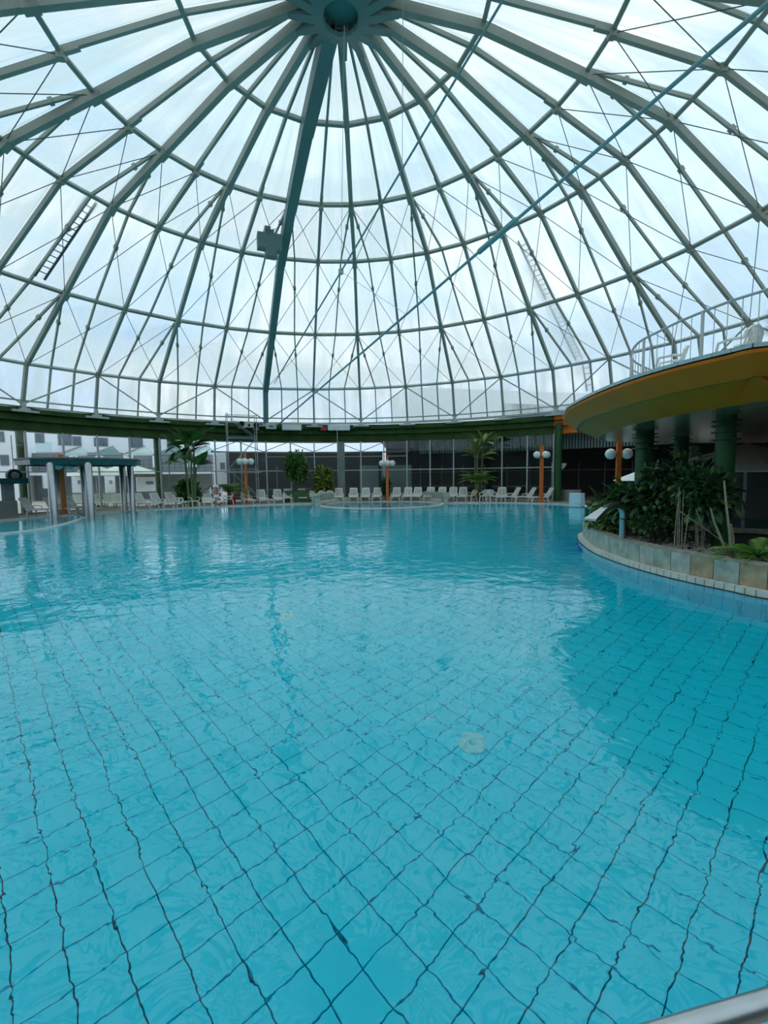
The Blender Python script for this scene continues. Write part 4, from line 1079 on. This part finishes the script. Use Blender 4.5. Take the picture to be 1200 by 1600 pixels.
# round ficus in green box, yellow bush, clipped bush, tall strelitzia
p = deckpt(464, 20.2); t = empty('planter_box', p, 0, label='dark green planter box under the round dark bush', cat='planter')
MB().box((0, 0, .42), (1.9, .9, .84)).build('box', 'dark_green_box', t); MB().box((0, 0, .86), (1.95, .95, .06)).build('rim', 'dark_green_box', t); MB().box((0, 0, .893), (1.7, .7, .012)).build('earth', 'soil', t)
shrub('round_bush', p + Vector((0, 0, .89)), (1.05, .9, 2.9), 90, 3600, ['leaf_mid_broad', 'leaf_dark_broad'], 'leaf_mid', 'round dense green bush in the dark green planter box', 'bush', seed=31, lsz=.22, z0=.25)
p = deckpt(506, 20.6); shrub('bamboo_bush', p, (.85, .7, 3.1), 80, 3200, ['leaf_yellow_big', 'leaf_mid_big'], 'leaf_yellow', 'yellow green narrow-leaved bush left of the grey pier', 'bush', seed=33, lsz=.3, z0=.1, hang=.4)
p = deckpt(602, 21.1); shrub('clipped_bush', p, (.50, .45, 1.9), 40, 2200, ['leaf_dark_broad'], 'leaf_dark', 'egg-shaped clipped dark bush behind the middle lamp post', 'bush', seed=35, lsz=.14, z0=.2)
p = deckpt(748, 20.0); banana(p, 'tall strelitzia with drooping leaves right of the whirlpool', 40, 7, 6, 5.4, 'leaf_yellow', 1.0, .42, .8, 'strelitzia')
t = empty('palm', p + Vector((-.1, -.2, 0)), 0, label='feathery yellow green palm at the foot of the tall strelitzia', cat='palm'); MB().tube([(0, 0, 0), (0, 0, 1.4)], .08, 8).build('trunk', 'stem_brown', t)
for k in range(26):
    a = k * 2.4; o = link('frond', fy if k % 3 else fl, t, (0, 0, 1.3)); o.rotation_euler = frame((math.cos(a), math.sin(a), .5 + 1.6 * random.random())); s = random.uniform(.7, 1.0); o.scale = (s, s, s)

# ------------------------------------------------------------------ stainless water spout and foreground handrail
p = FD(976, 10.45, .41); dr = (at(905, 800, .9) - p); dr.z = 0; dr.normalize()
dr = (-_xr * .93 - _yf * .36).normalized()
t = empty('water_spout', p, 0, label='curved stainless steel water spout over the pool edge', cat='water spout')
hz = .95
pts = [Vector((0, 0, 0)), Vector((0, 0, hz * .7))] + [Vector((0, 0, hz * .7)) + dr * (.22 * (1 - math.cos(a))) + Vector((0, 0, .25 * math.sin(a))) for a in [R_(x) for x in (20, 45, 70, 90)]]
e = pts[-1]; pts += [e + dr * .2 - Vector((0, 0, .02)), e + dr * .38 - Vector((0, 0, .10))]
MB().tube(pts, .08, 12).build('pipe', 'stainless', t, smooth=True)
e = pts[-1]; sdv = Vector((dr.y, -dr.x, 0)); mb = MB(); vs = []
for q2, w_, h in ((e, .085, .07), (e + dr * .42 - Vector((0, 0, .20)), .17, .022)):
    for i, j in ((-1, -1), (1, -1), (1, 1), (-1, 1)): vs.append(q2 + sdv * i * w_ + Vector((0, 0, j * h)))
mb.add(vs, [(3, 2, 1, 0), (4, 5, 6, 7), (0, 1, 5, 4), (1, 2, 6, 5), (2, 3, 7, 6), (3, 0, 4, 7)]).build('nozzle', 'stainless', t)
MB().lathe([(.11, 0), (.11, .03), (.07, .05)], 14).build('flange', 'stainless', t)
h0, h1 = at(1092, 1600, 1.0), at(1200, 1567, 1.0); dd = (h1 - h0).normalized()
t = empty('pool_handrail', (h0.x, h0.y, 0.05), 0, label='stainless steel handrail in the near right corner', cat='handrail')
o_ = Vector((h0.x, h0.y, .05)); a_, b_ = h0 - dd * .35 - o_, h1 + dd * 1.2 - o_
MB().tube([Vector((a_.x - .10, a_.y, 0)), Vector((a_.x - .08, a_.y, a_.z - .10)), Vector((a_.x - .05, a_.y, a_.z - .03)), a_, b_, b_ + Vector((.08, 0, -.05)), Vector((b_.x + .1, b_.y, 0))], .022, 14).build('rail', 'stainless', t, smooth=True)

# ------------------------------------------------------------------ small things on the right of the far deck
p = at(903, 792, .05); t = empty('start_block', p + Vector((.2, .5, 0)), facing(p), label='pale white block standing at the pool edge right of the opening', cat='block')
MB().box((0, 0, .38), (.72, .55, .76), taper=.95).build('body', 'box_pale', t); MB().box((0, 0, .78), (.70, .55, .04)).build('top', 'plastic', t)
p = at(911, 786, .05) + Vector((.5, 2.5, 0)); t = empty('round_pot', p, 0, label='low pale grey tub behind the white block', cat='pot')
MB().lathe([(.62, 0), (.68, .8), (.6, .82)], 18).build('tub', 'banner_grey', t); MB().lathe([(.6, .8), (.58, .83)], 18).build('earth', 'soil', t)
p = at(878, 784, .05) + Vector((.1, .8, 0)); t = empty('extinguisher_stand', p, facing(p), label='orange red extinguisher stand at the dark opening', cat='extinguisher')
MB().box((0, 0, .04), (.5, .4, .08)).build('base', 'brick_red', t); MB().lathe([(.13, .08), (.14, .6), (.05, .72)], 12).build('cylinder', 'orange_post', t); MB().box((0, .12, .55), (.45, .04, .9)).build('back_plate', 'brick_red', t)
p = at(877, 782, .05) + Vector((.0, 1.6, 0)); t = empty('sunshade_panel', p, facing(p), label='white fan shaped shade on a pole beside the green column', cat='shade')
MB().tube([(0, 0, 0), (0, 0, 2.9)], .03, 6).build('pole', 'alu', t)
n = 10; pts = [(0, 0, 2.75)] + [(.02 + 1.05 * math.cos(a), 0, 2.75 - 1.05 * .62 * math.sin(a) + .0) for a in [R_(90 * k / n) for k in range(n + 1)]]
mb = MB(); vs = [(x, -.02, z) for x, y, z in pts] + [(x, .02, z) for x, y, z in pts]; m2 = len(pts)
mb.add(vs, [tuple(range(m2)), tuple(range(2 * m2 - 1, m2 - 1, -1))] + [(i, (i + 1) % m2, m2 + (i + 1) % m2, m2 + i) for i in range(m2)]).build('panel', 'white_cloth', t)
# white canopies seen behind the planter
def parasol(p, r, h, m, label, n=8, rise=.5, cat='parasol', group=None):
    t = empty('parasol', p, .2, label=label, cat=cat, group=group); top = Vector((0, 0, h))
    for k in range(n):
        a0, a1 = 2 * math.pi * k / n, 2 * math.pi * (k + 1) / n
        MB().tribox(top, (r * math.cos(a0), r * math.sin(a0), h - rise), (r * math.cos(a1), r * math.sin(a1), h - rise), .03).build('canopy_panel', m, t)
    MB().tube([(0, 0, 0), (0, 0, h - .02)], .04, 6).build('pole', 'alu', t); MB().lathe([(.35, 0), (.35, .08), (.06, .12)], 12).build('foot', 'building_grey', t)
    return t
parasol(FD(1165, 15.5, .05), 3.2, 2.95, 'white_cloth', 'large white parasol behind the nearest green column', 8, .95)
parasol(FD(1005, 22.0, .05), 1.3, 2.15, 'white_cloth', 'small white parasol behind the planter lamp post', 8, .55)
parasol(FD(1100, 21.0, .05), 1.5, 2.75, 'white_cloth', 'white parasol behind the tall dark shrub', 8, .7)
# dark back wall of the plunge pool behind the planter
bk = empty('wall_left', label='dark stone wall and plunge pool behind the planter', kind='structure')
a, b = FD(1110, 19.5, 0), FD(1330, 15.5, 0); MB().quadbox((a.x, a.y, .05), (b.x, b.y, .05), (b.x, b.y, 2.1), (a.x, a.y, 2.1), .2).build('stone_wall', 'joint_dark', bk)
a, b, c, d = FD(1075, 12.6, .44), FD(1330, 10.8, .44), FD(1330, 12.6, .44), FD(1085, 15.6, .44); MB().quadbox(a, b, c, d, .06, (0, 0, 1)).build('plunge_surface', 'canopy_teal', bk)
MB().bar(a + Vector((0, 0, .05)), b + Vector((0, 0, .05)), .22, .12).build('plunge_edge', 'cap_stone', bk)

# ------------------------------------------------------------------ outside, left: hotel buildings, terrace, parasols
def facade(name, u0, u1, D0, D1, z0, z1, depth, label, wins, wm='building_white', balc=()):
    a, b = FD(u0, D0, 0), FD(u1, D1, 0); t = empty(name, (a.x, a.y, 0.05), 0, label=label, cat='building'); d = (b - a); Ln = d.length; d.normalize(); nn = Vector((-d.y, d.x, 0))
    if nn.dot(a - EYE) < 0: nn = -nn
    q = lambda s, z, o: d * (s * Ln) + nn * o + Vector((0, 0, z))
    MB().quadbox(q(0, z0, 0), q(1, z0, 0), q(1, z1, 0), q(0, z1, 0), depth, nn).build('wall', wm, t)
    for (s0, s1, w0, w1) in wins:
        f_ = MB().quadbox(q(s0, w0, -.05), q(s1, w0, -.05), q(s1, w1, -.05), q(s0, w1, -.05), .12, nn).build('window', 'building_grey', t)
        MB().quadbox(q(s0 + .004, w0 + .08, -.08), q(s1 - .004, w0 + .08, -.08), q(s1 - .004, w1 - .08, -.08), q(s0 + .004, w1 - .08, -.08), .05, nn).build('pane', 'window_dark', f_)
    for (s0, s1, zz, hh) in balc:
        MB().quadbox(q(s0, zz - .2, -1.2), q(s1, zz - .2, -1.2), q(s1, zz - .2, 0), q(s0, zz - .2, 0), .2, (0, 0, 1)).build('balcony_slab', 'building_white', t)
        MB().quadbox(q(s0, zz, -1.2), q(s1, zz, -1.2), q(s1, zz + hh, -1.2), q(s0, zz + hh, -1.2), .05, nn).build('balcony_glass', 'clear_glass', t)
    return t
def zat(v, D, u=100): p = far(u, v, D); return p.z
D = 46
facade('hotel_building', -90, 27, 36, 38, 0, zat(640, 36), 6, 'tall white building wing at the far left with two windows',
       [(.76, .86, zat(691, 37, 5), zat(674, 37, 5)), (.78, .90, zat(728, 37, 5), zat(711, 37, 5))])
facade('hotel_building', 24, 330, 47, 56, zat(706, 47, 50), zat(673, 47, 50), 8, 'white upper storey with a row of dark windows behind the glass wall',
       [(.085, .14, zat(693, 48, 60), zat(678, 48, 60)), (.20, .265, zat(697, 49, 95), zat(680, 49, 95)), (.268, .31, zat(697, 49, 110), zat(682, 49, 110)), (.37, .44, zat(698, 50, 145), zat(684, 50, 145)), (.55, .62, zat(700, 51, 190), zat(684, 51, 190)), (.75, .82, zat(700, 52, 240), zat(686, 52, 240))], balc=((.09, .18, zat(708, 47, 60), 1.1),))
# terrace storey
Dt = 42
ter = facade('terrace_storey', 32, 330, Dt, 45, 0, zat(708, Dt, 100), 5, 'dark ground storey with a railed terrace outside the glass wall', [], 'building_grey')
TL = Vector(ter.location)
a, b = FD(40, Dt - .6, 0), FD(340, 44.5, 0)
tr = empty('terrace_railing', (a.x, a.y, zat(738, Dt, 100)), 0, label='thin dark railing along the outside terrace', cat='railing')
dv = b - a; dv.z = 0
for k in range(31): MB().bar(dv * k / 30, dv * k / 30 + Vector((0, 0, 1.1)), .05, .05, (0, 1, 0)).build('post', 'rod', tr)
for z in (.35, .7, 1.1): MB().bar(Vector((0, 0, z)), dv + Vector((0, 0, z)), .04, .05).build('rail', 'rod', tr)
MB().bar(Vector((0, 0, -.15)), dv + Vector((0, 0, -.15)), 1.2, .25).build('slab', 'building_white', tr)
for (u0, u1, v0, v1, D, lb) in ((110, 119, 711, 719, 40, 'small white box panel above the terrace, left of three'), (151, 159, 710, 720, 40, 'small white box panel above the terrace, middle of three'), (195, 206, 706, 722, 40, 'small white box panel above the terrace, right of three'),
                             (240, 246, 704, 730, 40, 'white pillar panel beside the green column on the left'), (290, 307, 702, 730, 40, 'white pillar panel behind the banana plant leaves'), (336, 358, 708, 758, 39, 'white pillar panel above the palm fronds'),
                             (70, 92, 742, 763, 40, 'white low wall panel behind the orange post'), (115, 132, 742, 770, 40.5, 'white ground floor panel between pavilion columns, left'), (166, 178, 742, 770, 40.5, 'white ground floor panel between pavilion columns, right'), (216, 250, 745, 768, 40.5, 'white ground floor wall right of the pavilion')):
    D += 1.75; a, b = far(u0, v1, D), far(u1, v0, D); w_ = math.hypot(b.x - a.x, b.y - a.y); o = MB().box((0, 0, (b.z - a.z) / 2), (w_, .6, abs(b.z - a.z))).build('white_panel', 'building_white', ter, loc=Vector(((a.x + b.x) / 2, (a.y + b.y) / 2, min(a.z, b.z))) - TL, rz=facing(a), label=lb)
    MB().box((0, -.32, (b.z - a.z) * .6), (w_ * .3, .06, abs(b.z - a.z) * .2)).build('fitting', 'building_grey', o)
for (u, D, r, h, lb) in ((150, 32, 2.1, 2.95, 'cream parasol outside, left of three behind the pavilion'), (192, 35.5, 2.3, 3.1, 'cream parasol outside, middle of three behind the pavilion'), (216, 41.5, 2.2, 3.1, 'cream parasol outside, right of three by the green column')):
    parasol(FD(u, D, .05), r, h, 'parasol', lb, 4, .75, group='cream parasols on the outside terrace')
k = 0
dl = empty('outdoor_lounger', FD(120, 31.6, .05), .6, label='dark outdoor lounger on the terrace, leftmost of six', cat='sun lounger', group='dark outdoor loungers behind the pavilion')
MB().box((0, -.5, .32), (.62, 1.3, .06)).build('seat', 'parasol', dl); MB().bar((0, .12, .32), (0, .5, .92), .60, .05, (0, -1, .6)).build('backrest', 'parasol', dl)
for s in (-1, 1):
    for y in (-1.0, 0): MB().box((s * .28, y, .15), (.05, .05, .30)).build('leg', 'black', dl)
for k, (u, w_) in enumerate(((134, 'second'), (150, 'third'), (168, 'fourth'), (182, 'fifth'), (196, 'rightmost'))):
    dup(dl, FD(u, 31.6 + k * .15, .05), .6, 'dark outdoor lounger on the terrace, %s of six' % w_ if w_ != 'rightmost' else 'dark outdoor lounger on the terrace, rightmost of six')
# green-glass entrance roof outside
t = empty('glass_roof', FD(165, 37, 0), 0, label='greenish glass roof on thin struts outside, above the terrace', cat='roof')
for k in range(5):
    a, b = Vector((-4 + k * 2.6, 0, zat(712, 37, 165))), Vector((-1.4 + k * 2.6, .4, zat(712, 37, 165)))
    m_ = (a + b) / 2 + Vector((0, 1.5, .9)); MB().tribox(a, b, m_, .05).build('roof_pane', 'canopy_teal' if k % 2 else 'clear_glass', t); MB().bar(a, m_, .07, .07).build('strut', 'rod', t)
for x in (-3.5, 5): MB().tube([(x, .2, .05), (x, .2, zat(712, 37, 165))], .05, 6).build('post', 'rod', t)
# building seen above the eave on the right, through the dome
facade('roof_building', 640, 1010, 52, 60, 0, zat(606, 52, 760), 8, 'long white building with a dark strip window seen through the dome, right',
       [(.36, .95, zat(652, 54, 850), zat(630, 54, 850))])
# far left bar with a round dark loudspeaker
p = deckpt(0, 20.7); t = empty('poolside_bar', p, facing(p), label='dark poolside counter at the far left edge', cat='bar')
MB().box((-.3, 0, .45), (1.7, .6, .9)).build('counter', 'wall_grey', t); MB().box((-.1, 0, 1.95), (2.4, .8, .30)).build('fascia', 'canopy_teal', t)
for x in (-1.0, .35): MB().box((x, .1, .95), (.45, .35, 1.75)).build('pillar', 'wall_grey', t)
p = far(22, 743, 24.8); t = empty('round_loudspeaker', p, facing(p), label='round black loudspeaker at the far left above the counter', cat='loudspeaker')
o = MB().lathe([(.36, -.12), (.36, .1), (.30, .12)], 20).build('housing', 'black', t); o.rotation_euler = (R_(90), 0, 0)
o = MB().lathe([(.24, 0), (.16, .04)], 16).build('cone', 'wall_grey', t); o.rotation_euler = (R_(90), 0, 0); o.location = (0, -.1, 0)
MB().tube([(0, 0, .3), (0, 0, 2.2)], .02, 5).build('hanger', 'rod', t)
